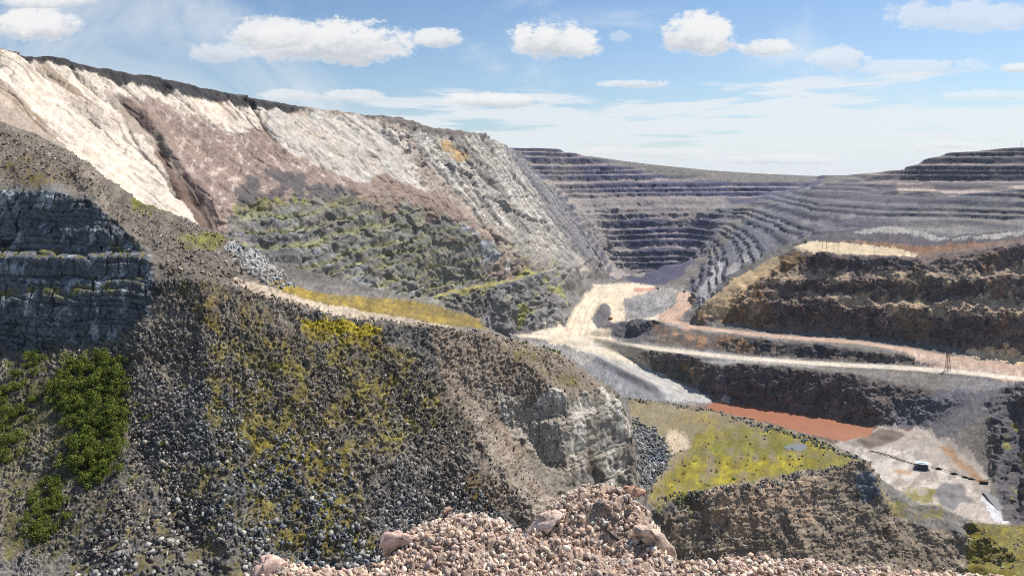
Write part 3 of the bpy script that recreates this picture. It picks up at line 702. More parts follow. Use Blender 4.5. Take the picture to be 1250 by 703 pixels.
# dark zone low on the left wall
paint([(280,262),(350,253),(440,258),(525,265),(575,290),(608,345),(560,372),(525,376),(470,377),(400,374),(330,362),(280,320)], 480, 1150, (122,119,111), 1)
paint([(283,256),(350,250),(430,252),(442,258),(350,258),(284,264)], 480, 900, (120,116,70), .8, .8)
paint([(340,272),(365,266),(420,318),(470,345),(525,360),(470,363),(420,352),(375,315)], 520, 1000, (146,150,156), 1, .6, streak, .6)
paint([(280,290),(330,275),(380,330),(430,358),(340,345)], 480, 800, (104,102,104), 1)
paint([(392,272),(445,264),(520,300),(545,345),(475,345),(425,312)], 600, 1060, (110,108,68), 1.2, .35, None, .55)
paint([(560,285),(640,320),(620,335),(600,340),(575,310)], 950, 1250, (150,154,158), 1, .6)
paint([(505,354),(560,352),(605,344),(650,329),(668,335),(612,350),(540,366),(505,364)], 930, 1260, (150,142,88), .7)
paint([(560,420),(600,352),(665,339),(735,342),(706,372),(690,396),(645,406)], 960, 1800, (122,119,116), .8)
paint([(610,385),(650,370),(695,360),(690,368),(650,384),(620,394)], 1000, 1600, (140,138,84), .9)
# ---- near ground
NEAR0 = 100
paint([(-120,425),(180,350),(300,350),(420,384),(540,400),(690,432),(768,497),(775,600),(760,730),(-120,745)], 60, 232, (118,110,100), 1)
PH = srgb((70, 65, 60))
m = region([(-120,425),(180,350),(300,350),(420,384),(540,400),(620,640),(680,745),(-120,745)], 60, 232, 1)
paint_mask(m & (q2 < -.25), (86,82,80), .6); paint_mask(m & (q2 > .45), (140,133,125), .6)
nb = fbm(c3, 24, 3)
paint_mask(m & (nb > .18), (92, 84, 74), .5); paint_mask(m & (nb < -.22), (78, 80, 84), .45)
# left cliff, hill over it
paint([(-120,228),(0,228),(108,238),(135,270),(182,308),(184,380),(150,408),(60,426),(-120,430)], 155, 184, (96,99,104), .6)
lcl = region([(-120,228),(0,228),(108,238),(135,270),(182,308),(184,380),(150,408),(60,426),(-120,430)], 155, 184, 1.6)
cst = fbm((VX * 1.6, VY * 1.6, VZ * .25), 5, 4, .6)
paint_mask(lcl & (cst > .25), (158,162,166), .7); paint_mask(lcl & (cst < -.35), (64,66,72), .7)
paint_mask(lcl & (crack > .5), (52,52,54), .8)
paint_mask(lcl & (NRM[..., 2] > .80) & (q2 > .1), (104,100,52), .7)
paint([(-120,120),(0,146),(90,185),(125,214),(150,240),(135,268),(108,240),(0,230),(-120,230)], 176, 262, (116,107,97), .8)
paint([(100,210),(130,216),(165,262),(185,300),(150,280),(120,250)], 176, 300, (132,122,112), .8)
paint([(120,212),(200,256),(285,288),(350,338),(385,362),(300,352),(190,345),(182,308),(135,268)], 160, 335, (106,99,91), .9)
paint([(275,305),(310,298),(335,325),(362,352),(340,355),(300,335)], 190, 330, (140,138,134), 1, .6)
def moss(pts, d0, d1, col=(120,108,34), cover=.6, edge=1.0, field=None):
    m = region(pts, d0, d1, edge * 1.5)
    if not m.any(): return
    Mf = blur(blur(m.astype(np.float32), 7, 0), 7, 1); t = np.quantile((.75 * fm + .45 * q2 + .2 * q3 + .3 * q1)[m], 1 - cover); m = Mf > .04
    f = (.75 * fm + .45 * q2 + .2 * q3 + .3 * q1)[m] + (Mf[m] - .85).clip(-1, 0) * 1.3
    a = sstep(f, t - .30, t + .34) * (.80 + .20 * np.clip(q3[m] * 2, -1, 1))
    k = sstep(blk[m] + .6 * q2[m], -.5, .6)[:, None]
    c = srgb(col) * (.55 + .5 * k) ; c[:, 0] *= 1.08 - .10 * k[:, 0]; a = a * .9
    COL[m] += a[:, None] * (c - COL[m]); MOSSW[m] = np.maximum(MOSSW[m], a)
MOSSW = np.zeros(VX.shape)
moss([(150,240),(200,254),(212,268),(185,272),(160,262)], 200, 320, (112,116,42), .75)
moss([(205,292),(300,292),(312,302),(225,312)], 185, 330, (128,130,48), .8)
moss([(0,295),(60,298),(180,306),(180,314),(90,310),(0,306)], 160, 180, (110,106,50), .4)
moss([(0,178),(80,205),(110,238),(40,236),(0,222)], 176, 240, (110,98,40), .3)
moss([(-60,348),(90,348),(182,343),(182,357),(90,362),(-60,366)], 158, 168, (112,110,50), .6)
paint([(325,345),(400,359),(470,364),(530,369),(575,380),(602,402),(560,400),(480,391),(420,382),(345,360)], 170, 262, (128,112,72), .8)
moss([(330,345),(400,359),(470,364),(530,369),(575,380),(600,402),(560,400),(480,391),(420,382),(350,362)], 170, 262, (150,130,58), .75)
paint([(362,392),(420,393),(468,402),(466,412),(430,412),(370,404)], 160, 190, (158,142,48), .8)
moss([(355,390),(420,392),(470,402),(465,432),(400,430),(355,410)], 160, 190, (150,136,46), .85)
moss([(255,380),(420,395),(520,440),(545,520),(480,560),(420,600),(330,600),(260,570),(240,480)], 120, 190, (124,114,48), .46, 1, fm)
moss([(300,520),(430,540),(470,690),(300,690)], 112, 165, (126,116,46), .46, 1, fm)
moss([(120,560),(330,600),(330,745),(60,745)], 105, 140, (114,104,52), .28, 1, fm)
moss([(570,560),(612,620),(600,645),(560,600)], 140, 180, (112,92,42), .7)
moss([(200,350),(300,352),(350,400),(260,420)], 150, 190, (112,98,48), .4, 1, fm)
moss([(0,440),(140,420),(165,480),(150,600),(60,690),(0,690)], 105, 160, (92,92,42), .5, 1, fm)
# track in front of the small flat
paint([(285,338),(330,352),(400,372),(480,385),(560,397),(560,404),(480,396),(400,385),(320,362),(280,346)], 160, 205, (168,153,134), .5)
paint([(520,405),(600,409),(690,433),(755,485),(745,482),(690,490),(630,498),(660,600),(690,690),(650,680),(600,600),(555,500)], 140, 226, (130,117,104), 1)
paint([(560,430),(590,470),(640,580),(690,640),(690,700),(640,660),(580,540)], 140, 200, (142,130,117), 1, .7, fm)
paint([(596,482),(635,492),(690,489),(742,480),(770,496),(775,607),(735,604),(690,592),(635,545)], 175, 218, (152,143,131), .8)
rf = region([(596,482),(635,492),(690,489),(742,480),(770,496),(775,607),(735,604),(690,592),(635,545)], 175, 218, .8)
rfn = fbm(c3, 9, 4)
paint_mask(rf & (rfn > .15), (190,182,170), .8); paint_mask(rf & (rfn < -.3), (92,82,74), .7); paint_mask(rf & (crack > .5), (58,52,48), .7)
moss([(640,412),(690,432),(700,440),(660,434),(620,414)], 200, 230, (104,108,40), .7)
moss([(600,420),(690,440),(740,470),(750,484),(690,480),(640,462)], 185, 226, (112,104,52), .45, 1, fm)
# green shelf
paint([(764,483),(860,496),(960,521),(1062,566),(960,581),(880,602),(792,616),(780,560),(772,510)], 280, 460, (128,117,92), .6)
paint([(846,530),(900,520),(960,522),(1062,566),(960,581),(880,602),(792,616),(802,590),(840,560)], 280, 460, (118,112,62), 1.5, .85, fm, .8)
moss([(840,520),(960,522),(1062,566),(960,581),(880,602),(792,616),(800,590),(850,540)], 280, 460, (134,126,50), .7, 1, fm)
moss([(880,540),(960,545),(1040,565),(960,575),(880,595),(810,606),(800,596)], 290, 440, (152,140,48), .45, 1, fm)
moss([(840,535),(930,530),(1000,545),(960,560),(870,560)], 300, 440, (104,110,44), .35, 1, fm)
moss([(764,483),(860,496),(920,512),(860,530),(790,505)], 380, 460, (136,120,66), .3)
paint([(776,510),(800,525),(820,560),(790,600),(776,600)], 280, 410, (104,102,100), .8)
paint([(812,522),(838,530),(845,548),(822,552)], 320, 400, (176,160,136), .6)
paint([(800,640),(850,606),(920,590),(1000,577),(1062,567),(1085,610),(1112,640),(1180,660),(1185,745),(800,712)], 255, 352, (136,123,107), .8)
paint([(860,606),(940,590),(1000,590),(1010,640),(900,660),(860,640)], 270, 350, (160,139,118), .8, .8, fm)
paint([(1040,590),(1066,585),(1075,615),(1050,615)], 300, 350, (104,108,116), .5)
moss([(1060,600),(1112,615),(1178,628),(1182,640),(1112,640),(1080,625)], 300, 360, (120,114,40), .6)
moss([(800,606),(860,603),(900,640),(860,660)], 280, 330, (104,96,44), .3, 1, fm)
paint([(1180,690),(1190,640),(1250,640),(1370,620),(1370,712),(1180,712)], 300, 600, (112,104,62), .8)
moss([(1180,690),(1190,640),(1250,640),(1370,620),(1370,712),(1180,712)], 300, 600, (122,114,38), .6, 1, fm)
# roads
CLS = np.zeros(VX.shape, np.int8)
for (name, Q, hw, cls, col, sh) in ROADS:
    d, zz = road_field(Q, VX, VY, hw + 8); dd = d + (q2 * 3.2 + q1 * 4.0)
    on = dd < hw
    COL[on] = srgb(col) * (1 + .13 * np.sin(d[on] / hw * 11 + q1[on] * 2.5) + .10 * q1[on])[:, None]; CLS[on] = cls
    edge_ = (dd >= hw) & (dd < hw + 3.2); COL[edge_] = .5 * COL[edge_] + .5 * srgb(col) * .85
mt = region([(285,338),(330,352),(400,372),(480,385),(560,397),(560,403),(480,395),(400,384),(320,360),(280,345)], 160, 205, .5); CLS[mt] = 3
# pale dust on the flats of benches, bare rock on their faces; lit bench edges and shaded faces are painted on as bands
def shade_moss_bands(id_, mask, lo, pale, dark, pa, da):
    f = np.mod(samp(STEP[id_]) + .07 * q2 + .05 * q3, 1.0); w = np.clip(mask, 0, 1)
    p = w * (sstep(f, .30, .42) * (1 - sstep(f, lo, lo + .10))) * (.55 + .45 * np.clip(q1 * 2 + .5, 0, 1)); d = w * (sstep(f, lo + .05, lo + .2))
    COL[...] += (p * pa)[..., None] * (srgb(pale) - COL); COL[...] += (d * da)[..., None] * (srgb(dark) - COL)
shade_moss_bands('far', samp(far_m), .60, (176,162,156), (68,69,98), .8, .85)
shade_moss_bands('top', samp(rt_m), .60, (160,144,138), (62,57,68), .8, .75)
for pl in ([(900,373),(950,375),(1030,377),(1110,383),(1250,387),(1370,387),(1370,369),(1250,369),(1110,366),(1030,361),(950,360),(905,359)], [(930,349),(960,348),(1030,348),(1110,351),(1180,347),(1250,345),(1370,345),(1370,324),(1250,327),(1110,335),(1030,333),(965,333),(935,337)]):
    paint(pl, 960, 1190, (176,154,128), 1.5, .8, q1, .8)  # sunlit ledges of the mound painted lighter
for pl in ([(945,376),(1030,378),(1080,381),(1082,396),(1030,398),(950,396)], [(965,349),(1030,349),(1105,352),(1105,365),(1030,360),(955,359)], [(985,318),(1050,318),(1100,320),(1100,334),(1030,332),(970,331)], [(1135,352),(1195,348),(1205,366),(1140,366)], [(1135,386),(1215,388),(1222,420),(1150,415)]):
    paint(pl, 960, 1190, (90,73,68), 1.5, .8, q1, .8)  # shaded faces between the ledges painted darker
paint([(849,387),(868,365),(902,338),(942,315),(958,318),(920,352),(884,390)], 1090, 1290, (196,170,132), .5, 1, None, .85)
shade_moss_bands('flank', samp(rm_m), .62, (140,138,140), (66,66,80), .45, .7)
shade_moss_bands('low', samp(lw_m), .62, (132,130,84), (106,103,99), .85, .5)
paint([(692,234),(760,238),(885,239),(902,250),(780,261),(724,260)], 2150, 2650, (134,124,122), .8, 1, None, .7)
paint([(700,250),(716,252),(796,338),(776,340)], 2000, 2500, (150,144,138), .5, 1, None, .75)
paint([(885,246),(905,250),(838,332),(822,332)], 1900, 2500, (128,126,128), .6, 1, None, .6)
paint([(604,166),(645,190),(708,255),(748,338),(716,338),(676,275),(632,205)], 1150, 2260, (104,102,108), 2.5, .75, streak, .75)  # blue shade where the left wall ends, painted into the colour
paint([(664,196),(700,192),(738,236),(792,338),(748,336),(704,256)], 1900, 2650, (138,130,126), 2.5, .7, None, .6)
paint([(646,405),(690,395),(720,414),(770,423),(806,440),(762,440),(720,432),(690,423),(655,416)], 980, 1250, (204,190,168), .8, 1, None, .85)
bench = np.clip(samp(far_m) + samp(rt_m) + samp(rm_m), 0, 1)
dust = bench * sstep(steep, .16, .04)
COL += (dust * .12)[..., None] * (srgb((160, 148, 138)) - COL)
bare = bench * sstep(steep, .22, .5)
COL += (bare * .45)[..., None] * (srgb((84, 80, 88)) - COL)
# mineral variation everywhere, plus dark specks painted as shadows in the rubble
band = noise(VX / 260, VY / 260, VZ / 7.0)
COL += (.55 * lines)[..., None] * (srgb((104, 90, 80)) - COL)
grain = rng.normal(size=VX.shape); rub = .55 * (1 - smooth) * (1 - .6 * MOSSW) * np.where(mw, .35, 1.0)
var = 1 + .26 * q2 + .16 * q3 + .14 * q1 + .08 * band + rub * (1 + 1.3 * scr_v) * (.15 * grain + .5 * (grain > 2.0) - .25 * (grain < -1.5))
for rv in RAVINES:
    Q = np.array([ground(a, b, rv[1], rv[2]) for a, b in rv[0]]); d, _ = road_field(Q, VX, VY, rv[3] * 1.5)
    k = (d + 2.0 * q2 < rv[3] * .7); COL[k] += .6 * (srgb((92, 80, 74)) - COL[k])
var = var * (1 + hard * (1 - .6 * white_v) * (1 - .5 * MOSSW) * (.13 * v1 * rocky + .17 * v2 + (.16 + .16 * scr_v) * v3))
COL *= np.clip(var, .3, 2.0)[..., None]
COL[..., 0] *= 1 + .05 * blk; COL[..., 2] *= 1 - .05 * blk
COL = np.clip(COL, .012, .82)
print('paint', time.time() - T0)

# ------------------------------------------------------------------ materials
def ground_mat(name, rough=.95, bump=.35, scale=1.0, spec=.15):
    m = bpy.data.materials.new(name); m.use_nodes = True; q = NT(m.node_tree)
    a = q.n('ShaderNodeAttribute', attribute_name='mineral'); geo = q.n('ShaderNodeNewGeometry')
    p = geo.outputs['Position']
    n1 = q.noise(p, .9 * scale, 6, .68); n2 = q.noise(p, .12 * scale, 5, .6)
    f = q.m('ADD', q.m('MULTIPLY', q.m('SUBTRACT', n1, .5), .75), q.m('MULTIPLY', q.m('SUBTRACT', n2, .5), .45))
    f = q.m('ADD', f, 1.0)
    mul = q.n('ShaderNodeVectorMath', operation='SCALE'); q.put(mul.inputs[0], a.outputs['Color']); q.put(mul.inputs['Scale'], f)
    b = q.n('ShaderNodeBsdfPrincipled'); q.put(b.inputs['Base Color'], mul.outputs[0]); b.inputs['Roughness'].default_value = rough
    b.inputs['Specular IOR Level'].default_value = spec
    bp = q.n('ShaderNodeBump'); bp.inputs['Strength'].default_value = bump; bp.inputs['Distance'].default_value = .5
    q.put(bp.inputs['Height'], n1); q.put(b.inputs['Normal'], bp.outputs[0])
    o = q.n('ShaderNodeOutputMaterial'); q.put(o.inputs[0], b.outputs[0])
    return m
M_rock = ground_mat('rock_ground'); M_road = ground_mat('road_dust', bump=.1); M_track = ground_mat('track_dirt', bump=.2)

def grid_objects(P, C, cls, names, mats):
    nu, nv = P.shape[:2]; idx = np.arange(nu * nv).reshape(nu, nv)
    quads = np.stack([idx[:-1, :-1], idx[1:, :-1], idx[1:, 1:], idx[:-1, 1:]], -1).reshape(-1, 4)
    fc = cls[:-1, :-1].ravel()
    pts = P.reshape(-1, 3).astype(np.float32); cc = C.reshape(-1, 3).astype(np.float32); out = []
    for k, (nm, mt) in enumerate(zip(names, mats)):
        f = quads[fc == k]
        if not len(f): continue
        used, inv = np.unique(f, return_inverse=True); f = inv.reshape(-1, 4)
        me = bpy.data.meshes.new(nm); me.vertices.add(len(used)); me.vertices.foreach_set('co', pts[used].ravel())
        me.loops.add(f.size); me.loops.foreach_set('vertex_index', f.ravel().astype(np.int32))
        me.polygons.add(len(f)); me.polygons.foreach_set('loop_start', np.arange(0, f.size, 4, dtype=np.int32))
        me.polygons.foreach_set('loop_total', np.full(len(f), 4, np.int32))
        at_ = me.attributes.new('mineral', 'FLOAT_COLOR', 'POINT')
        at_.data.foreach_set('color', np.concatenate([cc[used], np.ones((len(used), 1), np.float32)], 1).ravel())
        me.update(calc_edges=True); me.materials.append(mt)
        o = link(bpy.data.objects.new(nm, me)); put(o, kind='structure'); out.append(o)
    return out
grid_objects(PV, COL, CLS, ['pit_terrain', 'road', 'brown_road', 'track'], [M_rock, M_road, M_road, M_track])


# ------------------------------------------------------------------ the air: one box of thin even haze
def make_haze():
    bm = bmesh.new(); bmesh.ops.create_cube(bm, size=1.0)
    zlo, zhi = float(PV[..., 2].min()) - 1.5, float(PV[..., 2].max()) + 25
    for v in bm.verts: v.co = (v.co.x * 16800, 4300 + v.co.y * 9800, zlo + (v.co.z + .5) * (zhi - zlo))
    me = bpy.data.meshes.new('haze'); bm.to_mesh(me); bm.free()
    m = bpy.data.materials.new('haze'); m.use_nodes = True; q = NT(m.node_tree)
    v = q.n('ShaderNodeVolumePrincipled'); v.inputs['Color'].default_value = (.62, .78, 1, 1); v.inputs['Density'].default_value = HAZE
    v.inputs['Anisotropy'].default_value = .2
    o = q.n('ShaderNodeOutputMaterial'); q.put(o.inputs['Volume'], v.outputs[0]); me.materials.append(m)
    put(link(bpy.data.objects.new('haze', me)), 'thin blue haze in the air over the pit', 'haze', kind='stuff')
HAZE = .00002
make_haze()

# ------------------------------------------------------------------ generic mesh helpers
def raw_mesh(name, V, Fq, mat, col=None, nper=3):
    """mesh from numpy verts and same-size faces, optional per-vertex mineral colour"""
    me = bpy.data.meshes.new(name); V = np.asarray(V, np.float32); Fq = np.asarray(Fq, np.int32)
    me.vertices.add(len(V)); me.vertices.foreach_set('co', V.ravel())
    me.loops.add(Fq.size); me.loops.foreach_set('vertex_index', Fq.ravel())
    me.polygons.add(len(Fq)); me.polygons.foreach_set('loop_start', np.arange(0, Fq.size, Fq.shape[1], dtype=np.int32))
    me.polygons.foreach_set('loop_total', np.full(len(Fq), Fq.shape[1], np.int32))
    if col is not None:
        a = me.attributes.new('mineral', 'FLOAT_COLOR', 'POINT'); col = np.asarray(col, np.float32)
        a.data.foreach_set('color', np.concatenate([col, np.ones((len(col), 1), np.float32)], 1).ravel())
    me.update(calc_edges=True); me.validate(); me.materials.append(mat)
    return me
import bmesh
def rock_shape(seed, npts=16, stretch=(1, .8, .65), round_=.25, sub=0):
    """angular broken stone: hull of points on a squashed ball, unit size"""
    r = random.Random(seed); bm = bmesh.new()
    for i in range(npts):
        v = Vector((r.gauss(0, 1), r.gauss(0, 1), r.gauss(0, 1))).normalized() * (1 - round_ * r.random())
        m = max(abs(v.x), abs(v.y), abs(v.z)); v = v.lerp(v / m * .8, .45)
        bm.verts.new((v.x * stretch[0], v.y * stretch[1], v.z * stretch[2]))
    h = bmesh.ops.convex_hull(bm, input=bm.verts)
    bmesh.ops.delete(bm, geom=list({g for g in h['geom_interior'] if isinstance(g, bmesh.types.BMVert)}), context='VERTS')
    if sub:
        bmesh.ops.bevel(bm, geom=bm.edges[:], offset=.05, segments=1, affect='EDGES')
        bmesh.ops.triangulate(bm, faces=bm.faces)
        bmesh.ops.subdivide_edges(bm, edges=bm.edges, cuts=sub, use_grid_fill=True)
    bmesh.ops.triangulate(bm, faces=bm.faces); bmesh.ops.recalc_face_normals(bm, faces=bm.faces)
    bm.verts.index_update()
    V = np.array([v.co[:] for v in bm.verts]); Fq = np.array([[v.index for v in f.verts] for f in bm.faces]); bm.free()
    if sub:
        o = seed * 3.7
        n = fbm((V[:, 0] + o, V[:, 1] + o, V[:, 2]), .5, 4); l = V / (np.linalg.norm(V, axis=1)[:, None] + 1e-9)
        V = V + l * (n * .07)[:, None]
    return V, Fq
SHAPES = [rock_shape(i, 8 + i % 5, (1, .55 + .07 * (i % 6), .36 + .08 * (i % 5)), .45) for i in range(14)]
PEBBLES = []
for i in range(8):
    V, Fq = rock_shape(50 + i, 8 + i % 4, (1, .6 + .05 * i, .42 + .04 * i), .35); PEBBLES.append((V, Fq))
def rand_rot(n):
    q = rng.normal(size=(n, 4)); q /= np.linalg.norm(q, axis=1)[:, None]; w, x, y, z = q.T
    return np.stack([1 - 2 * (y * y + z * z), 2 * (x * y - z * w), 2 * (x * z + y * w), 2 * (x * y + z * w), 1 - 2 * (x * x + z * z), 2 * (y * z - x * w),
                     2 * (x * z - y * w), 2 * (y * z + x * w), 1 - 2 * (x * x + y * y)], 1).reshape(n, 3, 3)
def scatter_mesh(name, pos, rad, col, mat, shapes):
    n = len(pos); Rm = rand_rot(n); k = rng.integers(0, len(shapes), n); vs, fs, cs = [], [], []; off = 0
    for s, (V, Fq) in enumerate(shapes):
        id_ = np.nonzero(k == s)[0]
        if not len(id_): continue
        W = np.einsum('nij,vj->nvi', Rm[id_], V) * rad[id_][:, None, None] + pos[id_][:, None, :]
        f = Fq[None] + (np.arange(len(id_)) * len(V))[:, None, None] + off
        vs.append(W.reshape(-1, 3)); fs.append(f.reshape(-1, 3)); off += len(id_) * len(V)
        cs.append(np.repeat(col[id_], len(V), 0))
    return raw_mesh(name, np.concatenate(vs), np.concatenate(fs), mat, np.concatenate(cs))
def stone_mat(name, bump=.3, scale=6.0):
    m = ground_mat(name, .9, bump, scale); return m
M_stone = stone_mat('scree_stone', .3, 3.0); M_pebble = stone_mat('pink_gravel', .3, 30.0)
def stone_cols(n, dark, light, tint=.006, lightfrac=.12):
    t = rng.random(n) ** 1.7; c = srgb(dark)[None] + t[:, None] * (srgb(light) - srgb(dark))[None]
    c *= (1 + .2 * rng.normal(size=(n, 1))).clip(.5, 1.6); c += rng.normal(size=(n, 3)) * tint
    return c.clip(.02, .8)

# ------------------------------------------------------------------ broken rock lying on the slopes
FLAT = PV.reshape(-1, 3); NFL = NRM2.reshape(-1, 3)
view = -FLAT / np.linalg.norm(FLAT, axis=1)[:, None]; facing = (NFL * view).sum(1) > .02
def pick(pts, d0, d1, n, weight=None, edge=1.0):
    m = region(pts, d0, d1, edge).ravel() & facing; id_ = np.nonzero(m)[0]
    p = None
    if weight is not None: p = weight.ravel()[id_].clip(1e-6); p = p / p.sum()
    return id_[rng.choice(len(id_), min(n, len(id_)), replace=False, p=p)]
SP, SR, SC, SG = [], [], [], []
def strew(pts, d0, d1, n, r0, r1, dark, light, weight=None, tag=None, sink=.15):
    id_ = pick(pts, d0, d1, n, weight); r = r0 * (r1 / r0) ** (rng.random(len(id_)) ** 2.6)
    if tag == 'scree': r = r * np.interp(FLAT[id_][:, 2], (-72, -50, -36), (1.15, .85, .5))   # coarse rock has rolled to the foot
    SP.append(FLAT[id_] + NFL[id_] * (r * .35 - r * sink)[:, None]); SR.append(r); SC.append(stone_cols(len(id_), dark, light) * (1 + .25 * np.stack([-q1, 0 * q1, q1], -1).reshape(-1, 3)[id_]).clip(.6, 1.4)); SG.extend([tag] * len(id_))
dens = (.12 + sstep(fbm([q / size for q in c3], 12, 3), -.3, .35)) * (1.05 - MOSSW) ** 1.6
strew([(60,440),(178,385),(200,350),(300,352),(420,400),(520,440),(570,560),(610,640),(600,745),(40,745),(150,600),(165,480)], 100, 195, 24000, .14, 1.0, (76,73,73), (170,163,154), dens, 'scree')
strew([(60,440),(178,385),(230,380),(420,450),(560,570),(600,745),(40,745),(150,600),(165,480)], 100, 190, 500, .4, .85, (92,90,90), (188,182,174), dens, 'scree')
strew([(0,430),(60,430),(50,560),(10,745),(60,745),(60,600),(100,430)], 100, 160, 900, .14, .5, (90,90,92), (160,158,154), None, 'scree')
strew([(278,303),(312,298),(338,328),(365,354),(340,357),(300,338)], 185, 330, 700, .4, 1.3, (110,110,112), (196,192,186), None, 'rubble')
strew([(150,250),(280,290),(300,350),(200,345),(185,305)], 165, 320, 1500, .2, .9, (84,78,74), (170,160,150), None, 'rubble')
strew([(520,405),(690,433),(755,485),(690,492),(630,498),(600,505),(680,640),(650,690),(560,510)], 140, 226, 1800, .12, .6, (84,76,70), (170,162,152), None, 'slope')
strew([(300,352),(420,386),(560,402),(700,440),(690,446),(540,408),(400,392),(290,360)], 160, 226, 700, .2, .7, (84,84,84), (176,170,160), None, 'slope')
strew([(774,508),(800,524),(826,552),(800,590),(776,600)], 280, 420, 1100, .5, 1.9, (92,92,96), (182,178,172), None, 'shelf')
strew([(800,640),(850,612),(1000,585),(1062,575),(1112,640),(1180,660),(1180,700),(820,705)], 262, 352, 1900, .3, 1.4, (88,84,82), (176,168,158), None, 'shelf')
strew([(764,483),(860,494),(960,519),(1062,562),(1058,568),(950,528),(860,502),(770,490)], 330, 460, 900, .3, 1.4, (74,74,76), (150,148,144), None, 'shelf')
strew([(764,483),(960,522),(1062,566),(880,600),(792,614),(780,530)], 290, 460, 260, .25, 1.1, (74,72,70), (160,156,150), None, 'shelf')
strew([(800,614),(830,600),(880,601),(1000,574),(1062,564),(1062,572),(1000,582),(880,608)], 290, 360, 700, .3, 1.2, (74,72,70), (150,144,136), None, 'shelf')
strew([(1180,690),(1190,640),(1250,640),(1300,690)], 300, 560, 260, .4, 1.6, (90,90,90), (186,182,176), None, 'shelf')
strew([(0,160),(90,190),(120,216),(180,300),(120,262),(100,236),(0,228)], 176, 262, 1300, .15, .7, (74,68,66), (160,150,140), None, 'hill')
SP = np.concatenate(SP); SR = np.concatenate(SR); SC = np.concatenate(SC); SG = np.array(SG)
app = SR / SP[:, 1]
big = np.argsort(-app)[:240]
rest = np.ones(len(SP), bool); rest[big] = False
so = link(bpy.data.objects.new('scree', scatter_mesh('scree', SP[rest], SR[rest], SC[rest], M_stone, SHAPES)))
put(so, 'loose dark broken rock strewn over the slopes and ledges', 'scree', kind='stuff')
ROCKS = [raw_mesh('boulder', *SHAPES[i % 14], M_stone, np.repeat(srgb(c)[None], len(SHAPES[i % 14][0]), 0)) for i, c in
         enumerate([(92,92,96), (128,124,120), (172,168,162), (112,102,94), (150,146,142), (82,82,88), (186,180,170)] * 2)]
BL = {'scree': ('angular grey boulder among the dark scree of the near slope', 'boulders on the near scree slope'),
      'rubble': ('grey boulder in the rubble behind the layered cliff', 'boulders in the rubble behind the cliff'),
      'slope': ('grey boulder on the brown slope beside the rock face', 'boulders on the brown slope'),
      'shelf': ('grey boulder at the green shelf and its broken face', 'boulders round the green shelf'),
      'hill': ('grey boulder on the dark hill above the layered cliff', 'boulders on the dark hill')}
for n_, i in enumerate(big):
    o = link(bpy.data.objects.new('boulder', ROCKS[n_ % 14])); o.location = SP[i]; o.scale = (SR[i],) * 3
    o.rotation_euler = (random.uniform(-.5, .5), random.uniform(-.5, .5), random.uniform(0, 6.28))
    l, g = BL[SG[i]]; put(o, l, 'boulder', g)
print('rocks', len(SP), time.time() - T0)

# ------------------------------------------------------------------ gravel ledge in the foreground
EDGE = np.array([(230,760),(285,716),(297,700),(312,686),(335,679),(352,684),(372,690),(400,688),(430,689),(452,684),(470,676),(500,652),(520,640),(545,632),(570,628),(595,630),(618,641),(640,648),(660,632),(690,616),(715,604),(735,600),(755,603),(775,614),(792,634),(812,664),(832,680),(860,678),(900,677),(950,676),(1000,677),(1050,684),(1100,691),(1150,692),(1200,694),(1260,697),(1350,700)], float)
LZ = -4.7
lpx = np.linspace(232, 1345, 1250); ldist = np.exp(np.linspace(math.log(6.6), math.log(20), 460))
LX = ((lpx - CX) / F)[:, None] * ldist; LY = np.repeat(ldist[None], len(lpx), 0)
ed = np.interp(lpx, EDGE[:, 0], -LZ * F / (EDGE[:, 1] - HY))
ed = np.convolve(np.pad(ed, 6, mode='edge'), np.ones(13) / 13, 'valid')[:, None]
def ledge_z(X, Y, E):
    z = LZ + .08 * fbm((X, Y), 1.1, 4) + .045 * ridged((X, Y), .35, 3)
    def bump(px, py, a, b, h):
        D = -LZ * F / (py - HY); x0 = (px - CX) / F * D
        return h * np.exp(-(((X - x0) / a) ** 2 + ((Y - D) / b) ** 2))
    z = z + bump(735, 630, .75, .6, .30) + bump(700, 640, .35, .4, .10) + bump(560, 655, .8, .6, .10) + bump(330, 690, .35, .3, .07) - bump(745, 672, .45, .45, .10) - bump(660, 690, .4, .3, .06)
    d = Y - E + .10 * fbm((X, Y), .5, 4) + .08 * fbm((X, Y), 1.8, 2)
    return z - np.where(d > 0, d * 1.7 + .1 * np.minimum(d, .3), 0) - .12 * sstep(d, -.5, .1)
LZZ = ledge_z(LX, LY, ed); lf1, lv1, _ = facet(LX / .10, LY / .10, LZZ / .10); lf2, lv2, _ = facet(LX / .035, LY / .035, LZZ / .035); LZZ = LZZ + .055 * lf1 + .02 * lf2
lc = np.empty(LX.shape + (3,)); lc[:] = srgb((172, 150, 134))
ln = fbm((LX, LY), .6, 5, .65); lc *= (1 + .25 * ln + .14 * lv1 + .16 * lv2)[..., None]
lo = grid_objects(np.stack([LX, LY, LZZ], -1), lc.clip(.03, .75), np.zeros(LX.shape, np.int8), ['gravel_ledge'], [M_pebble])
n = 62000
gp = rng.uniform(262, 1320, n); E_ = np.interp(gp, lpx, ed[:, 0]); gd = 7.2 + (E_ + .45 - 7.2) * rng.random(n) ** .8
gx = (gp - CX) / F * gd; gr = .008 * (9.5 ** (rng.random(n) ** 3.8)) ; gz = ledge_z(gx, gd, E_) + gr * .35
pc = np.array([srgb(c) for c in [(220,194,176), (208,180,160), (226,204,188), (196,166,148), (180,164,154), (214,188,162), (160,146,138), (224,202,184)]])
gc = pc[rng.integers(0, 8, n)] * (1 + .22 * rng.normal(size=(n, 1))).clip(.6, 1.4)
go = link(bpy.data.objects.new('gravel', scatter_mesh('gravel', np.stack([gx, gd, gz], 1), gr, gc.clip(.05, .8), M_pebble, PEBBLES)))
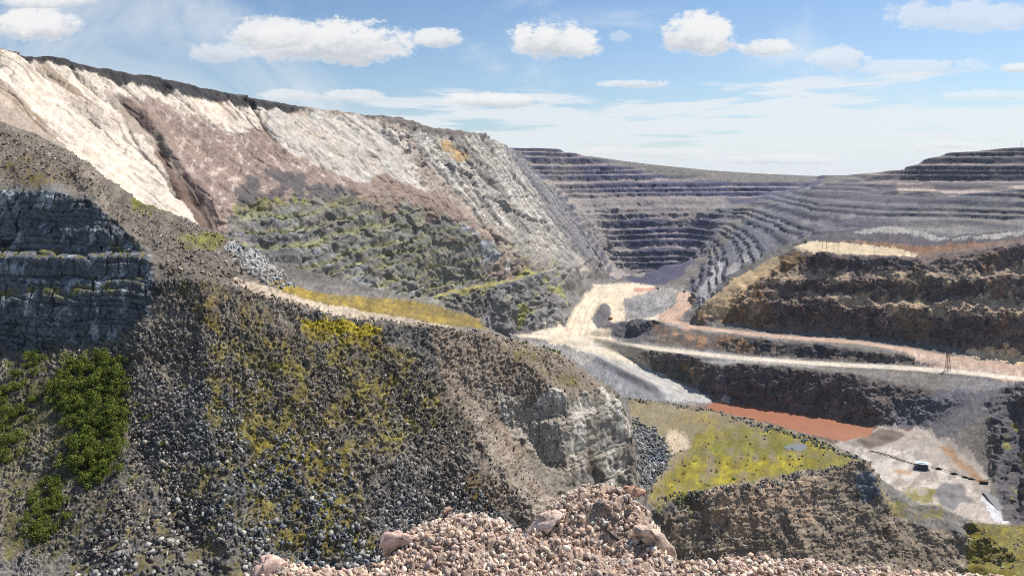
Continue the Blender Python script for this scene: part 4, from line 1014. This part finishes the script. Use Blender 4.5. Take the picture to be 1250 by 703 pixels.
put(go, 'pinkish loose gravel covering the ledge in the foreground', 'gravel', kind='stuff')
STN = []
for i, c in enumerate([(196,172,156), (150,146,146), (214,196,180), (168,140,124), (128,122,120), (206,186,160)]):
    V, Fq = rock_shape(80 + i, 18, (1, .8, .62), .2, 2); STN.append(raw_mesh('stone', V, Fq, M_pebble, np.repeat(srgb(c)[None], len(V), 0)))
for i in range(90):
    px = random.uniform(300, 1240); E1 = float(np.interp(px, lpx, ed[:, 0])); D = random.uniform(max(7.9, E1 - 2.2), E1 - .05)
    r = random.uniform(.03, .075); x = (px - CX) / F * D
    o = link(bpy.data.objects.new('stone', STN[i % 6])); o.scale = (r, r, r); o.rotation_euler = (random.uniform(-.4, .4), random.uniform(-.4, .4), random.uniform(0, 6.28))
    o.location = (x, D, float(ledge_z(np.array([x]), np.array([D]), E1)[0]) + r * .3)
    put(o, 'fist sized loose stone among the pink gravel of the foreground ledge', 'stone', 'larger stones on the gravel ledge')
def ledge_boulder(seed, px, py, w, stretch, rot, col, label, npts=18, rnd=.2, dz=.0):
    """w = half width in sighting units"""
    E1 = float(np.interp(px, lpx, ed[:, 0])); D = min(-LZ * F / (py - HY), E1 + .15); r = w / F * D
    V, Fq = rock_shape(seed, npts, stretch, rnd, 5); a_, b_, e_ = facet(V[:, 0] * 2.2 + seed, V[:, 1] * 2.2, V[:, 2] * 2.2); V = V + V / np.linalg.norm(V, axis=1)[:, None] * (a_ * .26)[:, None]; c = srgb(col)[None] * 1.15 * (1 + .3 * fbm((V[:, 0], V[:, 1], V[:, 2] + seed), .5, 5) + .16 * b_ - .45 * np.exp(-(e_ / .06) ** 2))[:, None]
    o = link(bpy.data.objects.new('boulder', raw_mesh('boulder', V, Fq, M_pebble, c.clip(.04, .8))))
    x = (px - CX) / F * D; o.location = (x, D, float(ledge_z(np.array([x]), np.array([min(D, E1 - .1)]), E1)[0]) + dz); o.scale = (r, r, r); o.rotation_euler = rot
    put(o, label, 'boulder', 'boulders on the gravel ledge'); return o
ledge_boulder(101, 484, 674, 25, (1, .8, .62), (0, .05, .1), (188,160,148), 'blocky pink boulder with a flat top at the ledge edge', 9, .0, .12)
ledge_boulder(102, 546, 645, 8, (1, .8, .6), (0, 0, .5), (168,140,122), 'small tan boulder at the top of the left gravel mound', 10, .2, .14)
ledge_boulder(103, 668, 650, 33, (1, .6, .42), (.15, -.62, .25), (196,174,160), 'pale sloping slab on the left flank of the pebble mound', 11, .1, .04)
ledge_boulder(104, 800, 664, 44, (1, .5, .36), (.1, .92, .2), (206,184,166), 'long pale slab sloping down the right flank of the pebble mound', 11, .1, .0)
ledge_boulder(105, 774, 628, 16, (1, .7, .5), (0, .3, .2), (190,154,130), 'overhanging tan rock near the top of the pebble mound', 9, .1, .12)
ledge_boulder(106, 731, 644, 9, (1, .9, .8), (0, 0, 0), (118,110,108), 'round dark grey cobble in the middle of the pebble mound', 20, .1, .06)
ledge_boulder(107, 335, 700, 30, (1, .8, .5), (.1, .1, .4), (198,170,156), 'broad pale pink boulder at the left end of the gravel ledge', 12, .12, .0)
ledge_boulder(108, 748, 660, 16, (1, .5, .4), (.1, .5, -.5), (96,88,82), 'dark flat slab half buried below the pebble mound', 9, .15, .02)
print('ledge', time.time() - T0)

# ------------------------------------------------------------------ water
def water_mat(name, col, rough=.18):
    m = bpy.data.materials.new(name); m.use_nodes = True; q = NT(m.node_tree); geo = q.n('ShaderNodeNewGeometry')
    n1 = q.noise(geo.outputs['Position'], .03, 6, .65, 1.0)
    c = q.mix(n1, tuple(srgb(col) * .68) + (1,), tuple((srgb(col) * 1.18).clip(0, .9)) + (1,))
    b = q.n('ShaderNodeBsdfPrincipled'); q.put(b.inputs['Base Color'], c); b.inputs['Roughness'].default_value = rough
    bp = q.n('ShaderNodeBump'); bp.inputs['Strength'].default_value = .15; bp.inputs['Distance'].default_value = .3
    q.put(bp.inputs['Height'], q.noise(geo.outputs['Position'], .35, 3, .6)); q.put(b.inputs['Normal'], bp.outputs[0])
    o = q.n('ShaderNodeOutputMaterial'); q.put(o.inputs[0], b.outputs[0]); return m
def water(name, pts, z, mat, label=None):
    """flat sheet of water at height z, outline sighted on that level"""
    bm = bmesh.new(); vs = []
    for (px, py) in pts:
        D = -z * F / (py - HY); vs.append(bm.verts.new(((px - CX) / F * D, D, z)))
    bm.faces.new(vs); bmesh.ops.triangulate(bm, faces=bm.faces); bmesh.ops.recalc_face_normals(bm, faces=bm.faces)
    if bm.faces[:][0].normal.z < 0: bmesh.ops.reverse_faces(bm, faces=bm.faces)
    me = bpy.data.meshes.new(name); bm.to_mesh(me); bm.free(); me.materials.append(mat)
    o = link(bpy.data.objects.new(name, me)); put(o, label, kind='structure'); return o
M_mud = water_mat('red_mud_water', (164, 108, 80), .34)
water('pond', [(850,478),(900,482),(950,492),(1000,500),(1040,508),(1084,516),(1086,528),(1060,540),(1030,546),(960,540),(880,518),(845,500)], POND_Z, M_mud)
M_ponds = water_mat('grey_water', (112, 112, 112), .4)
def zfin(x, y):
    px = x / y * F + CX; i = int(np.clip(np.searchsorted(PX, px), 0, NU - 1)); j = int(np.clip(np.searchsorted(LD, math.log(y)), 0, NR - 1)); return float(Z[i, j])
def spot(px, py, d0, d1):
    g = ground(px, py, d0, d1); return Vector((g[0], g[1], zfin(g[0], g[1])))

# ------------------------------------------------------------------ shrubs
def leaf_mat(name, a, b):
    m = bpy.data.materials.new(name); m.use_nodes = True; q = NT(m.node_tree); geo = q.n('ShaderNodeNewGeometry')
    at_ = q.n('ShaderNodeAttribute', attribute_name='mineral')
    b_ = q.n('ShaderNodeBsdfPrincipled'); f = q.noise(geo.outputs['Position'], .55, 3, .6)
    c = q.mix(f, tuple(srgb(a)) + (1,), tuple(srgb(b)) + (1,)); c = q.mix(1.0, c, at_.outputs['Color'], 'MULTIPLY')
    q.put(b_.inputs['Base Color'], c); b_.inputs['Roughness'].default_value = .7; b_.inputs['Specular IOR Level'].default_value = .2
    t = q.n('ShaderNodeBsdfTranslucent'); q.put(t.inputs[0], c); mx = q.n('ShaderNodeMixShader'); mx.inputs[0].default_value = .3
    q.put(mx.inputs[1], b_.outputs[0]); q.put(mx.inputs[2], t.outputs[0])
    o = q.n('ShaderNodeOutputMaterial'); q.put(o.inputs[0], mx.outputs[0]); return m
M_leaf = leaf_mat('shrub_leaves', (92, 110, 46), (136, 144, 62)); M_bark = ground_mat('bark', .9, .3, 8)
def shrub_mesh(seed, n=620):
    r = np.random.default_rng(seed); k = 7
    lob = r.normal(size=(k, 3)) * (.42, .42, .22) + (0, 0, .55); lr = r.uniform(.28, .5, k)
    i = r.integers(0, k, n); d = r.normal(size=(n, 3)); d /= np.linalg.norm(d, axis=1)[:, None]
    P = lob[i] + d * (lr[i] * r.random(n) ** .35)[:, None]; P[:, 2] = np.maximum(P[:, 2], .03)
    a = r.normal(size=(n, 3)); a /= np.linalg.norm(a, axis=1)[:, None]; b = np.cross(a, d + .01); b /= np.linalg.norm(b, axis=1)[:, None] + 1e-9
    s = r.uniform(.05, .10, n)[:, None]
    V = np.stack([P - a * s, P + b * s * .6, P + a * s, P - b * s * .6], 1).reshape(-1, 3)
    c = np.repeat(r.uniform(.6, 1.25, (n, 1)) * np.array([[1, 1, 1]]), 4, 0); c[:, 0] *= np.repeat(r.uniform(.85, 1.2, n), 4)
    return raw_mesh('shrub', V, np.arange(4 * n).reshape(n, 4), M_leaf, c)
SHR = [shrub_mesh(300 + i) for i in range(6)]
def stem_mesh(seed):
    r = random.Random(seed); V, Fc = [], []
    for k in range(6):
        a = r.uniform(0, 6.28); top = (math.cos(a) * .45, math.sin(a) * .45, r.uniform(.5, .9)); o = len(V)
        for (p, w) in (((0, 0, -.1), .035), (top, .012)):
            for j in range(4): V.append((p[0] + w * math.cos(j * 1.57), p[1] + w * math.sin(j * 1.57), p[2]))
        for j in range(4): Fc.append((o + j, o + (j + 1) % 4, o + 4 + (j + 1) % 4, o + 4 + j))
    return raw_mesh('stem', V, Fc, M_bark, np.repeat(srgb((90, 74, 60))[None], len(V), 0))
STEMS = [stem_mesh(i) for i in range(3)]
def shrub(p, r, label, group):
    o = link(bpy.data.objects.new('shrub', random.choice(SHR))); o.location = p; o.scale = (r, r, r * random.uniform(.75, 1.05)); o.rotation_euler = (0, 0, random.uniform(0, 6.28))
    put(o, label, 'shrub', group); c = link(bpy.data.objects.new('stem', random.choice(STEMS))); c.parent = o
def thicket(pts, d0, d1, n, r0, r1, label, group):
    ids = pick(pts, d0, d1, n * 6, None, .3); kept = []
    for i in ids:
        p = FLAT[i]; r = random.uniform(r0, r1)
        if all(np.hypot(*(p[:2] - k[:2])) > .55 * r for k in kept):
            kept.append(p); shrub(tuple(p - (0, 0, .1)), r, label, group)
        if len(kept) >= n: break
thicket([(98,440),(140,432),(152,470),(152,520),(140,575),(100,600),(80,560),(84,520),(58,500),(70,470)], 105, 162, 90, 1.6, 2.9, 'dense dark green bush in the big thicket below the layered cliff', 'bushes of the big thicket')
thicket([(-60,432),(45,432),(50,470),(35,520),(10,570),(-60,600)], 105, 162, 55, 1.4, 2.5, 'green bush at the left edge beside the stony gully', 'bushes left of the stony gully')
thicket([(40,600),(70,585),(78,640),(45,665),(26,640)], 105, 140, 24, 1.1, 1.9, 'yellow green bush at the lower end of the thicket', 'bushes at the lower end of the thicket')
for px, py, r in [(184,518,1.0),(196,552,1.0),(170,500,.8),(300,508,1.0),(334,456,.9),(288,512,.7),(212,430,.6),(226,470,.5),(162,585,.7),(390,600,.6)]:
    thicket([(px-3,py-4),(px+3,py-4),(px+3,py+4),(px-3,py+4)], 100, 200, 1, r, r * 1.1, 'small lone bush among the dark scree', 'lone bushes on the scree')
thicket([(850,525),(960,530),(1040,560),(960,572),(880,596),(810,606)], 290, 430, 26, .5, 1.1, 'low green bush on the mossy shelf', 'low bushes on the green shelf')
thicket([(660,412),(700,428),(690,436),(640,420)], 195, 232, 10, .5, 1.0, 'small green bush on the crest of the brown slope', 'bushes on the crest')
thicket([(1085,694),(1190,672),(1250,650),(1300,650),(1300,700)], 295, 560, 6, .5, .9, 'green bush at the lower right beyond the gravel ledge', 'bushes at the lower right')
thicket([(215,292),(300,290),(310,300),(230,308)], 185, 330, 12, .5, 1.0, 'low bush on the green strip behind the layered cliff', 'bushes on the green strip')
print('shrubs', time.time() - T0)

# ------------------------------------------------------------------ machines, masts, pump raft
def paint_mat(name, col, rough=.5, metal=0.0):
    m = bpy.data.materials.new(name); m.use_nodes = True; q = NT(m.node_tree); geo = q.n('ShaderNodeNewGeometry')
    f = q.noise(geo.outputs['Position'], 1.2, 4, .6); c = srgb(col)
    b = q.n('ShaderNodeBsdfPrincipled'); q.put(b.inputs['Base Color'], q.mix(f, tuple(c * .75) + (1,), tuple((c * 1.2).clip(0, .85)) + (1,)))
    b.inputs['Roughness'].default_value = rough; b.inputs['Metallic'].default_value = metal
    o = q.n('ShaderNodeOutputMaterial'); q.put(o.inputs[0], b.outputs[0]); return m
M_yel = paint_mat('machine_yellow', (176, 126, 44)); M_dark = paint_mat('dark_steel', (48, 46, 46)); M_tyre = paint_mat('tyre_rubber', (34, 33, 33), .9)
M_glass = paint_mat('cab_glass', (40, 48, 56), .15); M_wood = paint_mat('grey_wood', (104, 92, 80), .9); M_steel = paint_mat('galvanised_steel', (150, 150, 150), .45, .4)
M_white = paint_mat('pale_blue_paint', (196, 214, 222)); M_navy = paint_mat('dark_blue_paint', (58, 70, 88)); M_rust = paint_mat('rust_brown', (120, 76, 50), .8)
class MB:
    def __init__(s): s.bm = bmesh.new()
    def box(s, c, d, rot=None, bev=.04, taper=None):
        g = bmesh.ops.create_cube(s.bm, size=1.0)['verts']
        for v in g:
            t = taper if (taper and v.co.z > 0) else 1
            v.co = Vector((v.co.x * d[0] * t, v.co.y * d[1] * t, v.co.z * d[2]))
            if rot: v.co.rotate(rot)
            v.co += Vector(c)
        return s
    def bar(s, a, b, r, n=8, r2=None):
        a, b = Vector(a), Vector(b); q = (b - a).to_track_quat('Z', 'Y'); L = (b - a).length
        g = bmesh.ops.create_cone(s.bm, cap_ends=True, segments=n, radius1=r, radius2=r if r2 is None else r2, depth=L)['verts']
        for v in g: v.co = q @ v.co + (a + b) / 2
        return s
    def build(s, name, mat, parent=None):
        me = bpy.data.meshes.new(name); s.bm.to_mesh(me); s.bm.free(); me.materials.append(mat)
        o = link(bpy.data.objects.new(name, me)); o.parent = parent; return o
from mathutils import Euler
def empty(name, loc, rz, label, cat, group=None):
    o = link(bpy.data.objects.new(name, None)); o.location = loc; o.rotation_euler = (0, 0, rz); put(o, label, cat, group); return o
def haul_truck(loc, rz, label):
    t = empty('haul_truck', loc, rz, label, 'truck', None)
    MB().box((0, .5, 1.9), (2.4, 9.5, .8)).box((0, 4.6, 2.6), (4.6, 2.2, 1.6)).build('chassis', M_yel, t)
    cb = MB().box((-1.0, 4.2, 4.3), (2.0, 2.0, 1.9), taper=.92).build('cab', M_yel, t)
    MB().box((-1.0, 5.22, 4.5), (1.6, .06, .9)).build('windscreen', M_glass, cb)
    rot = Euler((R(-8), 0, 0)); b = MB()
    b.box((0, -1.6, 3.5), (5.0, 7.4, .35), rot); b.box((2.4, -1.6, 4.4), (.25, 7.4, 1.7), rot); b.box((-2.4, -1.6, 4.4), (.25, 7.4, 1.7), rot); b.box((0, 2.2, 5.0), (5.0, .3, 2.0), rot); b.box((0, 3.7, 5.85), (5.0, 3.2, .25))
    b.build('dump_body', M_yel, t)
    for sx in (-1, 1):
        for y, w in ((3.6, .9), (-2.6, 1.6)):
            wl = MB().bar((sx * (2.2 - w / 2 + .2), y, 1.3), (sx * (2.2 + w / 2), y, 1.3), 1.3, 16).build('wheel', M_tyre, t)
            MB().bar((sx * (2.25 + w / 2 - .1), y, 1.3), (sx * (2.28 + w / 2), y, 1.3), .6, 12).build('rim', M_yel, wl)
    return t
def excavator(loc, rz, label, sc=1.0, mat=None):
    t = empty('excavator', loc, rz, label, 'excavator'); mat = mat or M_yel; t.scale = (sc,) * 3
    for sx in (-1, 1): MB().box((sx * 1.7, 0, .65), (.8, 5.2, 1.0)).bar((sx * 1.3, 2.6, .65), (sx * 2.1, 2.6, .65), .5, 12).bar((sx * 1.3, -2.6, .65), (sx * 2.1, -2.6, .65), .5, 12).build('track', M_dark, t)
    MB().box((0, -.9, 2.3), (3.6, 4.8, 1.8)).box((0, -3.1, 2.2), (3.4, .8, 1.5)).bar((0, 0, 1.0), (0, 0, 1.5), 1.2, 16).build('housing', mat, t)
    c = MB().box((-1.2, 1.4, 2.7), (1.3, 1.9, 2.3), taper=.9).build('cab', mat, t); MB().box((-1.2, 2.36, 3.0), (1.0, .06, 1.3)).build('windscreen', M_glass, c)
    bm_ = MB(); bm_.bar((.4, 1.2, 2.4), (.4, 4.2, 6.2), .42, 8, .36).bar((.4, 4.2, 6.2), (.4, 7.6, 6.0), .36, 8, .28); bm_.build('boom', mat, t)
    st = MB().bar((.4, 7.8, 6.6), (.4, 8.6, 2.6), .3, 8, .22).build('stick', mat, t)
    MB().box((.4, 8.2, 1.9), (1.5, 1.3, 1.3), Euler((R(25), 0, 0)), taper=.7).build('bucket', M_dark, st)
    return t
haul_truck(spot(690, 385, 1050, 1500), 2.7, 'brown yellow haul truck driving down the pale road on the pit floor')
excavator(spot(745, 390, 1100, 1450), 1.2, 'orange excavator on the pale flat above the dark heap of the pit floor', 1.15)
excavator(spot(835, 358, 1200, 1800), -.6, 'dark excavator where the brown road meets the far pit wall', .95, M_dark)
excavator(spot(803, 353, 1350, 1900), 2.2, 'small dark excavator beside the red patch at the far end of the pit floor', .9, M_dark)

def water_pt(px, py, z=POND_Z + 1.2):
    D = -z * F / (py - HY); return Vector(((px - CX) / F * D, D, zfin((px - CX) / F * D, D)))
rp = spot(1125, 572, 600, 800); ang = -.35
t = empty('pump_raft', rp, ang, 'pale blue pump house on dark pontoons beside the pipeline on the lower floor', 'pump house')
MB().box((0, 0, .6), (13, 9, 1.2)).build('pontoon', M_navy, t)
h = MB().box((0, 0, 3.4), (10.5, 6.8, 4.4)).build('wall', M_navy, t)
MB().box((-2.5, -3.42, 3.2), (1.4, .06, 2.6)).build('door', M_dark, h); MB().box((2.2, -3.42, 3.8), (2.6, .06, 1.2)).build('window', M_glass, h)
MB().box((0, 0, 5.8), (11.6, 7.8, .35)).box((0, 0, 6.3), (9, 5.0, .6), taper=.8).build('roof', M_white, t)
rl = MB()
for x in (-6.2, -3, 0, 3, 6.2): rl.bar((x, -4.3, 1.2), (x, -4.3, 2.3), .06, 6)
rl.bar((-6.2, -4.3, 2.3), (6.2, -4.3, 2.3), .06, 6).build('railing', M_steel, t)
def pipe_line(pts, rad, name, label, cat, mat):
    b = MB(); P = [spot(*p, 580, 900) + Vector((0, 0, 1.0)) for p in pts]
    for a, c in zip(P[:-1], P[1:]): b.bar(a, c, rad, 8)
    o = b.build(name, mat); put(o, label, cat)
pipe_line([(1062,551),(1080,556),(1100,562),(1117,567)], .5, 'pipeline', 'dark discharge pipe running from the pond side to the pump house', 'pipe', M_dark)
pipe_line([(1134,570),(1150,574),(1170,580),(1190,586),(1202,589),(1215,588)], .32, 'pipeline', 'thin grey pipe running from the pump house to the dark box by the channel', 'pipe', M_steel)
for k, (px, py) in enumerate([(1146,573),(1165,579),(1178,583),(1186,585)]):
    p = spot(px, py, 580, 800); f = empty('pipe_float', p, -.3, 'dark float carrying the thin pipe right of the pump house', 'float', 'floats along the thin pipe')
    MB().bar((-2.6, 0, .8), (2.6, 0, .8), .9, 12).build('drum', M_dark, f); MB().box((0, 0, 1.8), (1.4, 1.4, .35)).build('saddle', M_rust, f)
p = spot(1201, 590, 560, 760); f = empty('sluice_box', p, -.25, 'dark rusty box at the end of the thin pipe above the grey channel', 'box')
MB().box((0, 0, 1.3), (6.2, 3.6, 2.6)).build('body', M_dark, f); MB().box((0, 0, 2.7), (6.6, 4.0, .25)).build('cover', M_rust, f)

def lattice(loc, H, w, label, rz=.3):
    t = empty('lattice_mast', loc, rz, label, 'mast')
    for sx, sy in ((-1, -1), (1, -1), (1, 1), (-1, 1)):
        MB().bar((sx * w / 2, sy * w / 2, -1), (sx * w * .14, sy * w * .14, H), .28, 6).build('leg', M_rust, t)
    b = MB(); n = 6
    for k in range(n):
        z0, z1 = H * k / n, H * (k + 1) / n; a = w * (.5 - .36 * k / n); c = w * (.5 - .36 * (k + 1) / n)
        q0 = [(-a, -a, z0), (a, -a, z0), (a, a, z0), (-a, a, z0)]; q1 = [(-c, -c, z1), (c, -c, z1), (c, c, z1), (-c, c, z1)]
        for j in range(4): b.bar(q0[j], q1[(j + 1) % 4], .13, 5).bar(q1[j], q1[(j + 1) % 4], .12, 5)
    b.build('bracing', M_rust, t)
    MB().bar((-3.2, 0, H * .93), (3.2, 0, H * .93), .18, 6).build('crossarm', M_rust, t)
lattice(spot(1157, 452, 880, 990), 24, 5.0, 'rusty lattice power mast between the white and brown haul roads')
def pole(px, py, d0, d1, H, label, group, arm=1.6):
    t = empty('utility_pole', spot(px, py, d0, d1), .4, label, 'pole', group)
    MB().bar((0, 0, -1), (0, 0, H), .30, 8, .2).build('post', M_wood, t)
    MB().box((0, 0, H - .8), (arm * 2, .25, .3)).build('crossarm', M_wood, t)
for px, py in [(1004,303),(1009,304),(1018,308),(1023,309),(1067,313)]:
    pole(px, py, 1130, 1290, 11.5, 'thin wooden pole on the tan bench above the brown cliff', 'poles on the tan bench')
pole(588, 163.5, 1200, 1450, 9, 'small pole standing alone on the crest of the left wall', None, 1.2)
pole(1247, 181, 1900, 2300, 20, 'tall thin mast on the top bench at the right', None, .8)
# small standing water and wet patches on the lower floor
def puddle(name, pts, d0, d1, mat, lift=.25):
    P = [spot(a, b, d0, d1) for a, b in pts]; P = [p.lerp(P[(i + 1) % len(P)], t) for i, p in enumerate(P) for t in (0, .33, .66)]; sz = (P[0] - P[len(P) // 2]).length * .07
    P = [p + Vector((random.uniform(-sz, sz), random.uniform(-sz, sz), 0)) for p in P]; z = sum(p.z for p in P) / len(P)
    bm = bmesh.new(); bm.faces.new([bm.verts.new((p.x, p.y, z + .12)) for p in P]); bmesh.ops.triangulate(bm, faces=bm.faces); bmesh.ops.recalc_face_normals(bm, faces=bm.faces)
    me = bpy.data.meshes.new(name); bm.to_mesh(me); bm.free(); me.materials.append(mat); put(link(bpy.data.objects.new(name, me)), kind='structure')
puddle('pool', [(956,547),(966,543),(980,542),(987,545),(982,549),(966,551)], 330, 420, M_ponds)
puddle('channel_water', [(1198,601),(1206,600),(1216,610),(1223,622),(1228,632),(1219,632),(1210,618)], 560, 720, M_ponds)
print('done', time.time() - T0)
